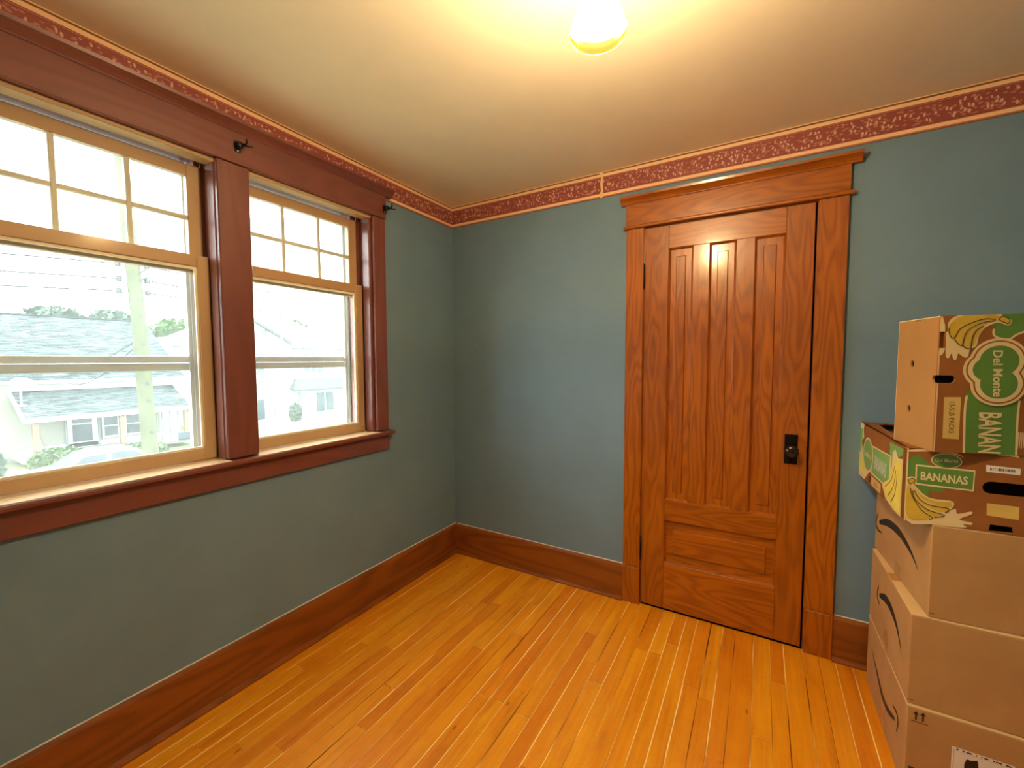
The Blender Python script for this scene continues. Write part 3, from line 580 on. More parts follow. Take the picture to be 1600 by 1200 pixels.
# ---------------------------------------------------------------- curtain rod brackets
def bracket(label, y, z, rot):
    t = empty('curtain_bracket', (.026, y, z), label=label, cat='curtain bracket', group='curtain rod brackets')
    MB().prism([(y-.012, z-.022), (y+.012, z-.022), (y+.014, z+.018), (y, z+.024), (y-.014, z+.018)], 'X', .0262, .0285).build('back_plate', 'bracket_metal', t, .0008)
    MB().tube([(.0285, y, z+.006), (.046, y+.004*rot, z+.007), (.066, y+.01*rot, z+.003), (.072, y+.012*rot, z+.010), (.072, y+.012*rot, z+.022)], .0042, 8).build('hook', 'bracket_metal', t, smooth=True)
    MB().lathe([(0, .026), (.010, .026), (.0135, .020), (.0115, .008), (.015, .0), (0, 0)], (.0285, y, z+.002), 18, 'X').build('cup', 'bracket_metal', t, smooth=True)
    MB().tube([(.052, y, z), (.085, y+.030*rot, z-.004)], .0034, 8).build('prong', 'bracket_metal', t, smooth=True)
    MB().tube([(.0285, y, z-.010), (.045, y+.003*rot, z-.006), (.060, y+.008*rot, z+.001)], .0036, 8).build('brace', 'bracket_metal', t, smooth=True)
    for q in (-.016, .014): MB().lathe([(0, .0012), (.003, .0006), (.0033, 0)], (.0285, y, z+q), 10, 'X').build('screw', 'label_white', t)
bracket('small dark metal curtain bracket screwed to the head board above the middle post', -1.388, 2.205, 1)
bracket('small dark curtain bracket at the corner end of the window head board', -.628, 2.19, 1)

# ---------------------------------------------------------------- ceiling lamp
lx, ly, lz = 1.503, -1.360, 2.098
t = empty('ceiling_lamp', (lx, ly, H), label='lit ceiling lamp with white bell shade and amber lip', cat='ceiling lamp')
c_ = (lx, ly, 0)
MB().lathe([(0, H-.0005), (.062, H-.0005), (.062, H-.006), (.052, H-.020), (.026, H-.034), (.012, H-.040), (0, H-.040)], c_, 36).build('canopy', 'lamp_brass', t, smooth=True)
MB().lathe([(.009, H-.038), (.009, lz+.168)], c_, 16).build('stem', 'lamp_brass', t, smooth=True)
MB().lathe([(0, lz+.172), (.022, lz+.170), (.036, lz+.158), (.038, lz+.140), (.034, lz+.130), (.020, lz+.128), (0, lz+.128)], c_, 28).build('socket_cup', 'lamp_brass', t, smooth=True)
sh = MB().lathe([(.037, lz+.134), (.041, lz+.118), (.0415, lz+.095), (.042, lz+.070), (.044, lz+.052), (.050, lz+.036), (.055, lz+.026), (.058, lz+.0185)], c_, 48).build('shade', 'frosted_shade', t, smooth=True)
MB().lathe([(.0580, lz+.0185), (.0625, lz+.008), (.066, lz-.003), (.0665, lz-.0045), (.0645, lz-.005), (.0605, lz+.007), (.0565, lz+.018)], c_, 48).build('shade_lip', 'amber_lip_glass', sh, smooth=True)
prof = [(.0, lz+.022)]+[(.029*math.cos(a), lz+.051-.029*math.sin(a)) for a in [math.radians(x) for x in (75, 60, 45, 30, 15, 0, -15, -30)]]+[(.017, lz+.085), (.014, lz+.105), (.0135, lz+.127)]
MB().lathe(prof, c_, 28).build('bulb', 'lamp_bulb_glow', t, smooth=True)

tag(MB().lathe([(0, -.006), (.0028, -.005), (.0032, -.004), (.001, -.003), (.001, 0)], (.187, -.0002, 1.457), 12, 'Y').build('nail', 'label_white', None, smooth=True), 'tiny white nail in the blue wall between corner and door', 'nail')

# ---------------------------------------------------------------- cartons by the right wall
from mathutils.geometry import tessellate_polygon
def face3(f, u, v, off): return (u, -off, v) if f == 'f' else (-off, u, v)
def smooth_pts(p, n=4, closed=True):
    out = []; L = len(p)
    for i in range(L if closed else L-1):
        a, b, c, d_ = (p[(i-1) % L], p[i], p[(i+1) % L], p[(i+2) % L]) if closed else (p[max(i-1, 0)], p[i], p[i+1], p[min(i+2, L-1)])
        for k in range(n):
            t = k/n; out.append([.5*(2*b[j]+(c[j]-a[j])*t+(2*a[j]-5*b[j]+4*c[j]-d_[j])*t*t+(3*b[j]-a[j]-3*c[j]+d_[j])*t**3) for j in (0, 1)])
    if not closed: out.append(list(p[-1]))
    return out
def prints(name, mat, parent, f, polys, layer=1):
    """flat print on a carton face"""
    m = MB(); off = .0004*layer
    for p in polys: m.face([face3(f, u, v, off) for u, v in p])
    return m.build(name, mat, parent)
def ribbon(p, w):
    q = smooth_pts(p, 4, False); ww = w if isinstance(w, list) else [w]*len(p)
    L, R = [], []
    for i, (x, y) in enumerate(q):
        a, b = q[max(i-1, 0)], q[min(i+1, len(q)-1)]; dx, dy = b[0]-a[0], b[1]-a[1]; n = math.hypot(dx, dy) or 1
        s = i/(len(q)-1)*(len(ww)-1); k = min(int(s), len(ww)-2); h = (ww[k]*(1-(s-k))+ww[k+1]*(s-k))/2
        L.append((x-dy/n*h, y+dx/n*h)); R.append((x+dy/n*h, y-dx/n*h))
    return L+R[::-1]
def strokes(name, mat, parent, f, lines, w, layer):
    m = MB(); off = .0004*layer
    for p in lines:
        q = ribbon(p, w); n = len(q)//2
        for i in range(n-1): m.face([face3(f, u, v, off) for u, v in (q[i], q[i+1], q[2*n-2-i], q[2*n-1-i])])
    return m.build(name, mat, parent)
def lettering(s, mat, parent, f, bl, br, tl, layer, bold=.0, name='lettering'):
    cu = bpy.data.curves.new('t', 'FONT'); cu.body = s; cu.resolution_u = 3; cu.offset = bold
    o = bpy.data.objects.new('t', cu); COL.objects.link(o); bpy.context.view_layer.update()
    me = bpy.data.meshes.new_from_object(o.evaluated_get(bpy.context.evaluated_depsgraph_get()))
    bpy.data.objects.remove(o); bpy.data.curves.remove(cu)
    xs = [v.co.x for v in me.vertices]; ys = [v.co.y for v in me.vertices]; x0, x1, y0, y1 = min(xs), max(xs), min(ys), max(ys)
    for v in me.vertices:
        a, b = (v.co.x-x0)/(x1-x0), (v.co.y-y0)/(y1-y0)
        v.co = face3(f, bl[0]+(br[0]-bl[0])*a+(tl[0]-bl[0])*b, bl[1]+(br[1]-bl[1])*a+(tl[1]-bl[1])*b, .0004*layer)
    me.name = name; me.materials.clear(); me.materials.append(MATS[mat])
    o = bpy.data.objects.new(name, me); COL.objects.link(o); attach(o, parent); return o
def sheet(name, mat, parent, outer, holes, to3, n):
    """board of some thickness with holes cut through it; n = thickness vector"""
    loops = [outer]+holes; tris = tessellate_polygon([[Vector((a, b, 0)) for a, b in l] for l in loops]); flat = [p for l in loops for p in l]
    m = MB(); n = Vector(n); P3 = [Vector(to3(*p)) for p in flat]
    for t in tris: m.face([P3[i] for i in t]); m.face([P3[i]+n for i in reversed(t)])
    k = 0
    for l in loops:
        for i in range(len(l)): a, b = P3[k+i], P3[k+(i+1) % len(l)]; m.face([a, b, b+n, a+n])
        k += len(l)
    return m.build(name, mat, parent)
def stadium(cu, cv, w, h, n=8):
    r = h/2; a = w/2-r
    return [(cu+a+r*math.cos(t), cv+r*math.sin(t)) for t in [math.pi*(-.5+i/n) for i in range(n+1)]]+[(cu-a+r*math.cos(t), cv+r*math.sin(t)) for t in [math.pi*(.5+i/n) for i in range(n+1)]]
def rect(a, b, c_, d_): return [(a, c_), (b, c_), (b, d_), (a, d_)]

def carton(label, x, y, yaw, z, w, dp, h, key, thick, up_):
    t = empty('cardboard_box', (x, y, z), label=label, cat='box', rotz=yaw, group='plain brown cartons stacked by the door'); t['_w'] = [0, 0, 0]
    MB().box(0, w, 0, dp, .0003, h-.0045).build('carton_body', 'card_brown', t, .0015)
    for a, b in ((0, dp/2-.001), (dp/2+.001, dp)): MB().box(.0003, w-.0003, a+.0003, b-.0003, h-.0042, h-.0004).build('top_flap', 'card_pale', t, .0008)
    MB().box(-.0002, w+.0002, dp/2-.03, dp/2+.03, h-.0004, h-.0002).build('tape', 'tape_tan', t)
    p = PR[key+'_l']
    strokes('curved_arrow', 'ink_black', t, 'l', [p['sm']], thick, 1)
    strokes('arrow_head', 'ink_black', t, 'l', [p['hd']], [.006, .013, .012, .005], 1)
    tp = p['tape']; u0 = dp/2-.028; v1 = max(q[1] for q in tp); v0 = min(q[1] for q in tp)
    prints('tape_end', 'tape_tan', t, 'l', [rect(u0, u0+.056, max(.0, v0), v1)] if not up_ else [rect(u0, u0+.056, .0, .07)], 1)
    return t
Wd = .45
th = [.004, .028, .034, .026, .014, .003]
th2 = [.016, .030, .030, .022, .012, .002]
b0 = carton('bottom brown carton on the floor with two up arrows and white shipping label', 2.26, -.627, 0, .0005, Wd, .541, .284, 'bottom', [.012, .022, .024, .02, .012, .002], False)
b1_ = carton('middle brown carton of the stack, between two like it', 2.261, -.617, 0, .2848, Wd, .53, .286, 'mid', th2, False)
b2_ = carton('third brown carton up, set back under the open banana carton', 2.298, -.613, .05, .5712, Wd, .545, .285, 'top', th2, False)
p = PR['bottom_f']
for q in ('a1', 'a2'):
    (ux, v0), (ux2, v1) = p[q]; uc = (ux+ux2)/2
    prints('up_arrow', 'ink_black', b0, 'f', [[(uc-.0022, v0), (uc+.0022, v0), (uc+.0022, v1-.012), (uc+.0065, v1-.012), (uc, v1), (uc-.0065, v1-.012), (uc-.0022, v1-.012)]])
prints('base_line', 'ink_black', b0, 'f', [rect(.0085, .048, .2376, .2399)])
lb = prints('shipping_label', 'label_white', b0, 'f', [rect(.102, .231, .06, .2)])
rq = random.Random(3); bars = []
u = .1115
while u < .222: w = rq.choice((.003, .005, .009, .012)); bars.append(rect(u, min(u+w, .224), .1925, .1965)); u += w+rq.choice((.0015, .003, .008))
prints('fine_print', 'ink_black', lb, 'f', bars, 2)
prints('label_picture', 'ink_black', lb, 'f', [[tuple(q) for q in p['clip']]], 2)
prints('label_rule', 'card_brown', lb, 'f', [rect(.106, .107, .07, .192), rect(.106, .227, .189, .1896)], 2)
prints('printed_mark', 'ink_black', b0, 'f', [rect(.0088, .0230, .073, .0902)])
for b, k in ((b2_, 'top_f'), (b1_, 'mid_f')):
    prints('printed_mark', 'ink_black', b, 'f', [rect(.0, .014, .0122, .0142)])

# lower banana carton: open-topped tray lid
B = PR['ban1_f']; L_ = PR['ban1_l']
W1, D1, H1 = .44, .617, .2266
t = empty('banana_box', (2.233, -.61, .8570), label='lower banana carton lying flat with open top and BANANAS on its front', cat='box', rotz=.021, group='banana cartons on top of the stack')
k = .005
sheet('front_panel', 'card_banana', t, rect(0, W1, 0, H1), [stadium(.2148, .1292, .098, .036), [(.1835, .003), (.2335, .006), (.2304, .0228), (.1860, .0232)]], lambda u, v: (u, 0, v), (0, k, 0))
sheet('side_panel', 'card_banana', t, [(.026, 0), (D1, 0), (D1, H1), (.026, H1)], [rect(.418, .452, .004, .035), rect(.212, .236, .001, .024)], lambda u, v: (0, u, v), (k, 0, 0))
MB().box(0, W1, D1-k, D1, 0, H1).build('back_panel', 'card_banana', t); MB().box(W1-k, W1, k, D1-k, 0, H1).build('side_panel', 'card_banana', t)
MB().box(k, W1-k, k, D1-k, .0, .005).build('base_panel', 'card_shade', t)
MB().box(.022, W1-.03, .03, .034, .006, H1-.008).build('inner_shade_panel', 'card_shade', t); MB().box(.022, .026, .034, D1-.012, .006, H1-.008).build('inner_shade_panel', 'card_shade', t)  # panels added behind the openings to carry the dark of the inside
sheet('top_panel', 'card_banana', t, rect(.0, W1, .0, D1), [[(.036, .17), (.05, .15), (.35, .15), (.38, .17), (.38, .55), (.35, .575), (.075, .575), (.045, .54), (.036, .4)]], lambda a, b: (a, b, H1), (0, 0, -.004))
prints('green_patch', 'ink_green', t, 'f', [B['green_bg']], 1)
prints('cream_edge', 'ink_cream', t, 'f', [rect(.0, .0035, .0, H1), [(a, min(b_, H1-.0004)) for a, b_ in smooth_pts(B['topc'])]], 2)
prints('brown_patch', 'card_banana', t, 'f', [B['brown']], 2)
bn = prints('name_banner', 'ink_cream', t, 'f', [B['banner']], 3); prints('banner_field', 'ink_green', bn, 'f', [B['banner_in']], 4)
lettering('BANANAS', 'ink_cream', bn, 'f', (.0332, .1325), (.1352, .1305), (.033, .1575), 5, .022)
cx, cy = .0875, .1965
def ell(cx, cy, a, b, n=28): return [(cx+a*math.cos(2*math.pi*i/n), cy+b*math.sin(2*math.pi*i/n)) for i in range(n)]
ov = prints('oval_emblem', 'ink_cream', t, 'f', [ell(cx, cy, .0335, .0225)], 5); prints('emblem_field', 'ink_green', ov, 'f', [ell(cx, cy, .031, .020)], 6)
lettering('Del Monte', 'ink_cream', ov, 'f', (.0635, .1915), (.112, .193), (.0635, .2025), 7, .01)
bu = prints('banana_print', 'ink_cream', t, 'f', [smooth_pts(B['bunch'], 3)], 4)
prints('banana', 'ink_yellow', bu, 'f', [smooth_pts(B[q], 3) for q in ('y1', 'y2', 'y3', 'y4', 'stem')], 6)
strokes('outline', 'ink_olive', bu, 'f', [B['l1'], B['l2'], B['l3'], B['stem']+B['stem'][:1]], .0022, 8)
st = prints('barcode_sticker', 'label_white', t, 'f', [B['sticker']], 1)
bars = []; u = .179
while u < .229: w = rq.choice((.0008, .0012, .002)); bars.append(rect(u, u+w, .1795, .1875)); u += w+rq.choice((.0008, .0016, .0024))
prints('barcode', 'ink_black', st, 'f', bars, 2)
prints('tape_patch', 'tape_yellow', t, 'f', [B['tape']], 1); prints('tape_crease', 'label_tan', t, 'f', [rect(.1895, .1925, .048, .083), rect(.208, .2105, .047, .083)], 2)
prints('torn_edge', 'paper_back', t, 'f', [[(.192, H1), (.234, H1), (.234, H1-.004), (.212, H1-.002), (.1925, H1-.003)]], 1)
# its left side
prints('cream_patch', 'ink_cream', t, 'l', [[(D1, H1), (.545, H1), (.555, .2), (.54, .17), (.575, .15), (.555, .105), (.52, .065), (.43, .05), (.455, .036), (.51, 0), (D1, 0)]], 1)
prints('green_patch', 'ink_leaf', t, 'l', [L_['g1']], 2); prints('green_patch', 'ink_leaf', t, 'l', [L_['green']], 2); prints('yellow_patch', 'ink_lemon', t, 'l', [L_['y0']], 2)
prints('brown_patch', 'card_banana', t, 'l', [L_['flap']], 2)
bn = prints('name_banner', 'ink_cream', t, 'l', [L_['banner']], 3); prints('banner_field', 'ink_leaf', bn, 'l', [L_['banner_in']], 4)
lettering('BANANAS', 'ink_lilac', bn, 'l', (.362, .080), (.207, .079), (.3533, .133), 5, .014)
ov = prints('oval_emblem', 'ink_cream', t, 'l', [ell(.459, .1125, .080, .070)], 5); prints('emblem_field', 'ink_leaf', ov, 'l', [ell(.459, .1125, .070, .062)], 6)
lettering('Del Monte', 'ink_cream', ov, 'l', (.515, .1), (.405, .1), (.515, .125), 7, .012)
bu = prints('banana_print', 'ink_cream', t, 'l', [[(max(.027, a), max(.0005, b)) for a, b in L_['bunch']]], 4); prints('banana', 'ink_lemon', bu, 'l', [[(max(.032, a), b) for a, b in L_['y1']]], 6)
strokes('outline', 'ink_olive', bu, 'l', [L_['l1'], L_['l2'], L_['l3']], .004, 7)
prints('tan_label', 'label_tan', t, 'l', [rect(.266, .398, .008, .0425)], 2)
prints('fine_print', 'ink_olive', t, 'l', [rect(.30, .36, .018, .021), rect(.30, .35, .027, .03)], 3)

# upper banana carton standing on its side
B = PR['ban2_f']
W2, D2, H2 = .50, .201, .394
t = empty('banana_box', (2.281, -.647, 1.0842), label='upper banana carton stood on its side with its lettering turned sideways', cat='box', rotz=.234, group='banana cartons on top of the stack')
sheet('front_panel', 'card_banana', t, [(0, 0), (W2, 0), (W2, H2), (0, H2), (0, .223)]+[(.031+.011*math.cos(a), .212+.011*math.sin(a)) for a in [math.pi*(.5-i/8) for i in range(9)]]+[(0, .201)], [rect(.001, .0125, .3025, .3475)], lambda u, v: (u, 0, v), (0, k, 0))
hole = lambda u, v: [(u+.009*math.cos(i*math.pi/6), v+.0115*math.sin(i*math.pi/6)) for i in range(12)]
sheet('side_panel', 'card_side', t, [(k, 0), (D2, 0), (D2, H2), (k, H2), (k, .223), (.016, .223), (.022, .212), (.016, .201), (k, .201)], [hole(.1211, .2548), hole(.1266, .1126), rect(.088, .118, H2-.007, H2-.001)], lambda u, v: (0, u, v), (k, 0, 0))
MB().box(k, W2, D2-k, D2, 0, H2).build('back_panel', 'card_brown', t); MB().box(W2-k, W2, k, D2-k, 0, H2).build('side_panel', 'card_brown', t)
MB().box(k, W2-k, k, D2-k, 0, .005).build('bottom_panel', 'card_brown', t); MB().box(k, W2-k, k, D2-k, H2-.005, H2).build('top_panel', 'card_brown', t)
MB().box(.016, W2-.02, .02, .024, .008, H2-.008).build('inner_shade_panel', 'card_shade', t); MB().box(.016, .02, .024, D2-.01, .008, H2-.008).build('inner_shade_panel', 'card_shade', t)
MB().box(.001, .0125, .0062, .008, .3025, .3475).build('fold_tab', 'card_banana', t)
prints('cream_edge', 'ink_cream', t, 'l', [rect(.0, D2, H2-.003, H2-.0002)], 1); prints('cream_edge', 'ink_cream', t, 'l', [rect(D2-.002, D2, .0, H2-.003)], 1)
clip = lambda q: [(a, min(b, H2-.0003)) for a, b in q]
prints('green_patch', 'ink_green', t, 'f', [clip(B['green_top'][:5])+[(.26, H2-.0003), (.26, .38)]+B['green_top'][5:]], 1)
strokes('cream_edge', 'ink_cream', t, 'f', [[(.26, .383)]+B['green_top'][5:13]], .005, 2)
for q in (clip(B['edge_t']), B['edge_b'], rect(0, .003, .0, .2), rect(0, .003, .224, .295)): prints('cream_fold', 'ink_cream', t, 'f', [q], 1)
bu = prints('banana_print', 'ink_cream', t, 'f', [clip(smooth_pts(B['bunch'], 3))], 3)
prints('banana', 'ink_yellow', bu, 'f', [clip(smooth_pts(B[q], 3)) for q in ('y1', 'y2', 'y3', 'y4', 'stem')], 5)
strokes('outline', 'ink_olive', bu, 'f', [B['l1'], B['l2'], B['l3'], B['stem']+B['stem'][:1]], .0026, 7)
bn = prints('name_banner', 'ink_green', t, 'f', [[(.068, .18), (.184, .18), (.1852, .0005), (.0698, .0005)]], 1)
strokes('cream_edge', 'ink_cream', bn, 'f', [[(.0695, .166), (.0668, .12), (.0700, .0005)]], .0055, 2); strokes('cream_edge', 'ink_cream', bn, 'f', [[(.1844, .155), (.183, .094), (.1852, .0005)]], .005, 2)
lettering('BANAN', 'ink_cream', bn, 'f', (.0985, .119), (.1015, .003), (.1488, .119), 3, .022)
def lobes(g):
    cs = [(.1089, .2406, .032), (.1337, .264, .043), (.1357, .2, .041)]; c0 = (.131, .235); out = []
    for i in range(72):
        a = 2*math.pi*i/72; dx, dy = math.cos(a), math.sin(a); best = 0
        for x, y, r in cs:
            ex, ey = x-c0[0], y-c0[1]; bq = dx*ex+dy*ey; disc = bq*bq-(ex*ex+ey*ey-(r+g)**2)
            if disc >= 0: best = max(best, bq+math.sqrt(disc))
        out.append((c0[0]+dx*best, c0[1]+dy*best))
    return out
em = prints('shield_emblem', 'ink_cream', t, 'f', [lobes(.021)], 8); prints('emblem_ring', 'card_banana', em, 'f', [lobes(.0145)], 9)
prints('emblem_rim', 'ink_cream', em, 'f', [lobes(.0105)], 10); prints('emblem_field', 'ink_green', em, 'f', [lobes(.0)], 11)
for q in ([(.092, .208), (.088, .199), (.096, .193), (.101, .2)], [(.186, .236), (.193, .232), (.19, .224)]): strokes('emblem_scroll', 'ink_cream', em, 'f', [q], .004, 9)
lettering('Del Monte', 'ink_cream', em, 'f', (.1185, .2935), (.1242, .164), (.1400, .2935), 12, .022)
lg = prints('tan_label', 'label_tan', t, 'f', [B['tag']], 1)
lettering('13-5LB PACKS', 'ink_olive', lg, 'f', (.0306, .147), (.0330, .056), (.0432, .147), 2)
prints('stamped_code', 'ink_cream', t, 'f', [rect(.186+.004*i, .188+.004*i, .02+.003*(i % 2), .066) for i in range(4)], 2)

# ---------------------------------------------------------------- outside: street, houses, pole, car, trees
G = -3.7
tag(bx('ground', 'lawn', None, -90, -.6, -50, 80, G-.3, G), kind='structure')
tag(bx('street', 'asphalt', None, -19.5, -11, -50, 80, G, G+.02), kind='structure')
tag(bx('street_kerb', 'concrete', None, -22.2, -19.5, -50, 80, G, G+.04), kind='structure')
# bungalow across the street
h = empty('bungalow', (-30, 3, G), label='bungalow across the street with grey shingle roof and front porch', cat='house')
XW, XE, XRG, ZE, ZR, YA, YB = -30, -29.55, -35.0, .42, 4.05, -5.5, 10.05
m = MB(); m.box(-40, XW, YA+.3, YB-.3, G, ZE+.25); m.prism([(YA+.3, ZE), (YB-.3, ZE), (YB-.3, ZE+.3), (YB-.3, ZE+.3)], 'X', -40, XW) if False else None
m.build('wall', 'cream_siding', h)
# gable ends
MB().prism([(-39.9, ZE+.2), (XW-.02, ZE+.2), (XRG, ZR-.25)], 'Y', YB-.35, YB-.3).build('gable', 'white_siding', h); MB().prism([(-39.9, ZE+.2), (XW-.02, ZE+.2), (XRG, ZR-.25)], 'Y', YA+.3, YA+.35).build('gable', 'white_siding', h)
def slab(name, mat, parent, A, Bq, th):
    """sloping slab: A = (x, z) low edge, Bq = (x, z) high edge, y range in th"""
    y0, y1, t_ = th
    return MB().prism([(A[0], A[1]), (Bq[0], Bq[1]), (Bq[0], Bq[1]-t_), (A[0], A[1]-t_)], 'Y', y0, y1).build(name, mat, parent)
rf = slab('roof', 'roof_felt', h, (XE, ZE), (XRG, ZR), (YA, YB, .14)); slab('roof', 'roof_felt', h, (2*XRG-XE, ZE), (XRG, ZR), (YA, YB, .14))
def shingles(parent, A, Bq, y0, y1, expo, wid, rng, cut=None):
    m = MB(); dx, dz = Bq[0]-A[0], Bq[1]-A[1]; Ls = math.hypot(dx, dz); ux, uz = dx/Ls, dz/Ls; nx, nz = -uz, ux
    if nz < 0: nx, nz = -nx, -nz
    n = int(Ls/expo)
    for i in range(n):
        y = y0-rng.random()*wid
        while y < y1:
            w = wid*rng.uniform(.7, 1.15); a, b = max(y, y0), min(y+w-.012, y1)
            if b-a > .04:
                s0, s1 = i*expo-.01, min((i+1)*expo+.01, Ls); t0 = rng.uniform(.02, .036); mi = rng.choice((0, 0, 1, 2))
                p = [(A[0]+ux*s0+nx*.004, A[1]+uz*s0+nz*.004), (A[0]+ux*s0+nx*t0, A[1]+uz*s0+nz*t0), (A[0]+ux*s1+nx*.006, A[1]+uz*s1+nz*.006)]
                m.prism(p, 'Y', a, b, mi)
            y += w
    return tag(m.build('shingles', ['shingle_0', 'shingle_1', 'shingle_2'], parent), kind='stuff')
rs = random.Random(5)
shingles(rf, (XE, ZE), (XRG, ZR), YA, YB, .17, .36, rs)
MB().box(XRG-.12, XRG+.12, YA, YB, ZR-.01, ZR+.05).build('ridge_cap', 'shingle_1', h)
MB().box(XE-.02, XE+.1, YA, YB, ZE-.2, ZE-.03).build('gutter', 'white_trim', h, .02)
MB().box(XW, XE-.02, YA, YB, ZE-.22, ZE-.16).build('soffit', 'grey_trim', h)
for i in range(3): MB().box(XW, XW+.02, YA+.3, YB-.3, -.13+.14*i, -.005+.14*i).build('clapboard', 'white_siding', h)
for zz in (-.6, -1.0, -1.4, -1.8, -2.2, -2.6): pass
pr = slab('porch_roof', 'roof_felt', h, (-27.7, -1.33), (-30, -.14), (2.95, 9.6, .1))
shingles(pr, (-27.7, -1.33), (-30, -.14), 2.97, 9.58, .16, .34, rs)
MB().box(-27.74, -27.62, 2.9, 9.65, -1.54, -1.33).build('fascia', 'white_trim', h, .01)
MB().prism([(-27.72, -1.50), (-27.72, -1.32), (-30, -.12), (-30, -.30)], 'Y', 2.86, 2.95).build('rake_board', 'white_trim', h); MB().prism([(-27.72, -1.50), (-27.72, -1.32), (-30, -.12), (-30, -.30)], 'Y', 9.6, 9.69).build('rake_board', 'white_trim', h)
MB().box(-30, -27.6, 2.8, 9.7, -3.45, -3.3).build('porch_floor', 'concrete', h)
for y in (3.28, 6.45, 9.4): MB().box(-27.98, -27.76, y-.11, y+.11, -3.3, -1.42).build('porch_post', 'post_tan', h, .015)
MB().box(-29.98, -29.9, 3.0, 9.6, -3.3, -3.05).build('skirt_board', 'white_siding', h)
dr = MB(); dr.box(-29.96, -29.9, 4.83, 5.99, -3.28, -1.42); dr = dr.build('front_door', 'white_trim', h)
MB().box(-29.9, -29.88, 4.99, 5.78, -3.0, -2.06).build('pane', 'dark_pane', dr); MB().box(-29.9, -29.88, 4.99, 5.78, -2.0, -1.6).build('pane', 'dark_pane', dr)
MB().box(-29.9, -29.86, 6.02, 6.1, -3.28, -1.42).build('door_jamb', 'grey_trim', dr); MB().box(-29.9, -29.86, 4.72, 4.80, -3.28, -1.42).build('door_jamb', 'grey_trim', dr)
for a, b in ((6.28, 6.86), (7.25, 7.85)):
    f = MB().box(-29.99, -29.92, a-.08, b+.08, -2.95, -1.62).build('window', 'white_trim', h); MB().box(-29.92, -29.90, a, b, -2.86, -2.32).build('pane', 'dark_pane', f); MB().box(-29.92, -29.90, a, b, -2.26, -1.72).build('pane', 'dark_pane', f)
MB().lathe([(0, .09), (.07, .05), (.08, -.04), (.0, -.09)], (-29.8, 4.0, -1.72), 14).build('porch_lamp', 'white_trim', h, smooth=True)
MB().tube([(-29.2, 3.9, -3.3), (-29.6, 3.75, -2.35)], .025, 8).build('broom_handle', 'post_tan', h)
# slatted screen at the porch end
s = empty('porch_screen', (-28.5, 8.8, -3.3), label='white slatted screen at the right end of the porch', cat='screen')
for i in range(5): MB().box(-28.52, -28.47, 8.35, 9.28, -3.05+.30*i, -2.80+.30*i).build('slat', 'white_siding', s)
for y in (8.42, 8.82, 9.22): MB().box(-28.47, -28.43, y-.025, y+.025, -3.298, -1.50).build('upright', 'grey_trim', s)
tb = empty('porch_table', (-27.2, 6.95, G), label='small round grey table in front of the porch', cat='table')
MB().lathe([(0, .02), (.42, .02), (.42, -.02), (0, -.02)], (-27.2, 6.95, G+.72), 20).build('tabletop', 'grey_trim', tb); MB().tube([(-27.2, 6.95, G), (-27.2, 6.95, G+.70)], .05, 8).build('pedestal', 'grey_trim', tb)
bc = empty('garden_bench', (-27.0, 8.6, G), label='low dark garden bench at the right end of the porch', cat='bench')
MB().box(-27.2, -26.8, 7.9, 9.6, G+.42, G+.48).build('seat', 'dark_pane', bc, .01); MB().box(-27.22, -27.16, 8.7, 9.4, G+.48, G+.92).build('backrest', 'dark_pane', bc, .03)
for y in (8.0, 9.5): MB().box(-27.15, -26.85, y-.05, y+.05, G, G+.42).build('leg', 'dark_pane', bc)
# satellite dish
s = empty('satellite_dish', (-28.75, 3.06, -.80), label='white satellite dish on the left end of the porch roof', cat='satellite dish')
dz = .30; prof = [(.0, -.05), (.14, -.04), (.27, .0), (.36, .045), (.365, .06), (.35, .055), (.26, .012), (.13, -.028), (0, -.037)]
dm = MB(); dm.lathe(prof, (0, 0, 0), 28, 'X'); R_ = Matrix.Rotation(-.45, 3, 'Y')
dm.v = [tuple(R_ @ Vector((v[0], v[1], v[2]*.82))+Vector((-28.70, 3.08, dz))) for v in dm.v]; dm.build('reflector', 'dish_white', s, smooth=True)
MB().tube([(-28.75, 3.06, dz-.06), (-28.78, 3.06, -.30), (-28.78, 3.06, -.74)], .035, 10).build('mast', 'dish_white', s)
MB().tube([(-28.74, 3.07, dz-.25), (-28.35, 3.05, dz-.12)], .02, 8).build('feed_arm', 'grey_trim', s); MB().box(-28.42, -28.30, 3.0, 3.1, dz-.16, dz-.06).build('receiver', 'grey_trim', s, .01)
MB().box(-28.95, -28.60, 2.92, 3.2, -.80, -.735).build('foot', 'dish_white', s)
# utility pole
s = empty('utility_pole', (-9, 1.3, G), label='weathered wooden utility pole standing before the bungalow', cat='utility pole')
MB().tube([(-9, 1.33, G), (-9, 1.30, -.5), (-9, 1.24, 1.9), (-9, 1.14, 4.0), (-9, 1.06, 6.2)], [.145, .135, .124, .114, .105], 20).build('pole_shaft', 'pole_wood', s, smooth=True)
ins = []
for z, yl in ((3.27, 1.02), (2.98, 1.03), (2.74, 1.05)):
    for sg, xx in ((-1, -9.06), (1, -8.94)):
        y = 1.17+sg*.205; b = MB().tube([(xx, 1.17+sg*.1, z), (xx, y, z)], .012, 6).build('insulator_arm', 'insulator', s)
        MB().lathe([(0, .06), (.04, .055), (.052, .03), (.038, .0), (.052, -.03), (.04, -.055), (0, -.06)], (xx, y, z), 14).build('insulator', 'insulator', s, smooth=True); ins.append((xx, y, z))
for a, b in (((-8.9, 1.19, 3.06), (-8.9, 1.40, 3.24)), ((-8.9, 1.19, 2.92), (-8.9, 1.37, 3.05))): MB().tube([a, b], .016, 6).build('brace', 'insulator', s)
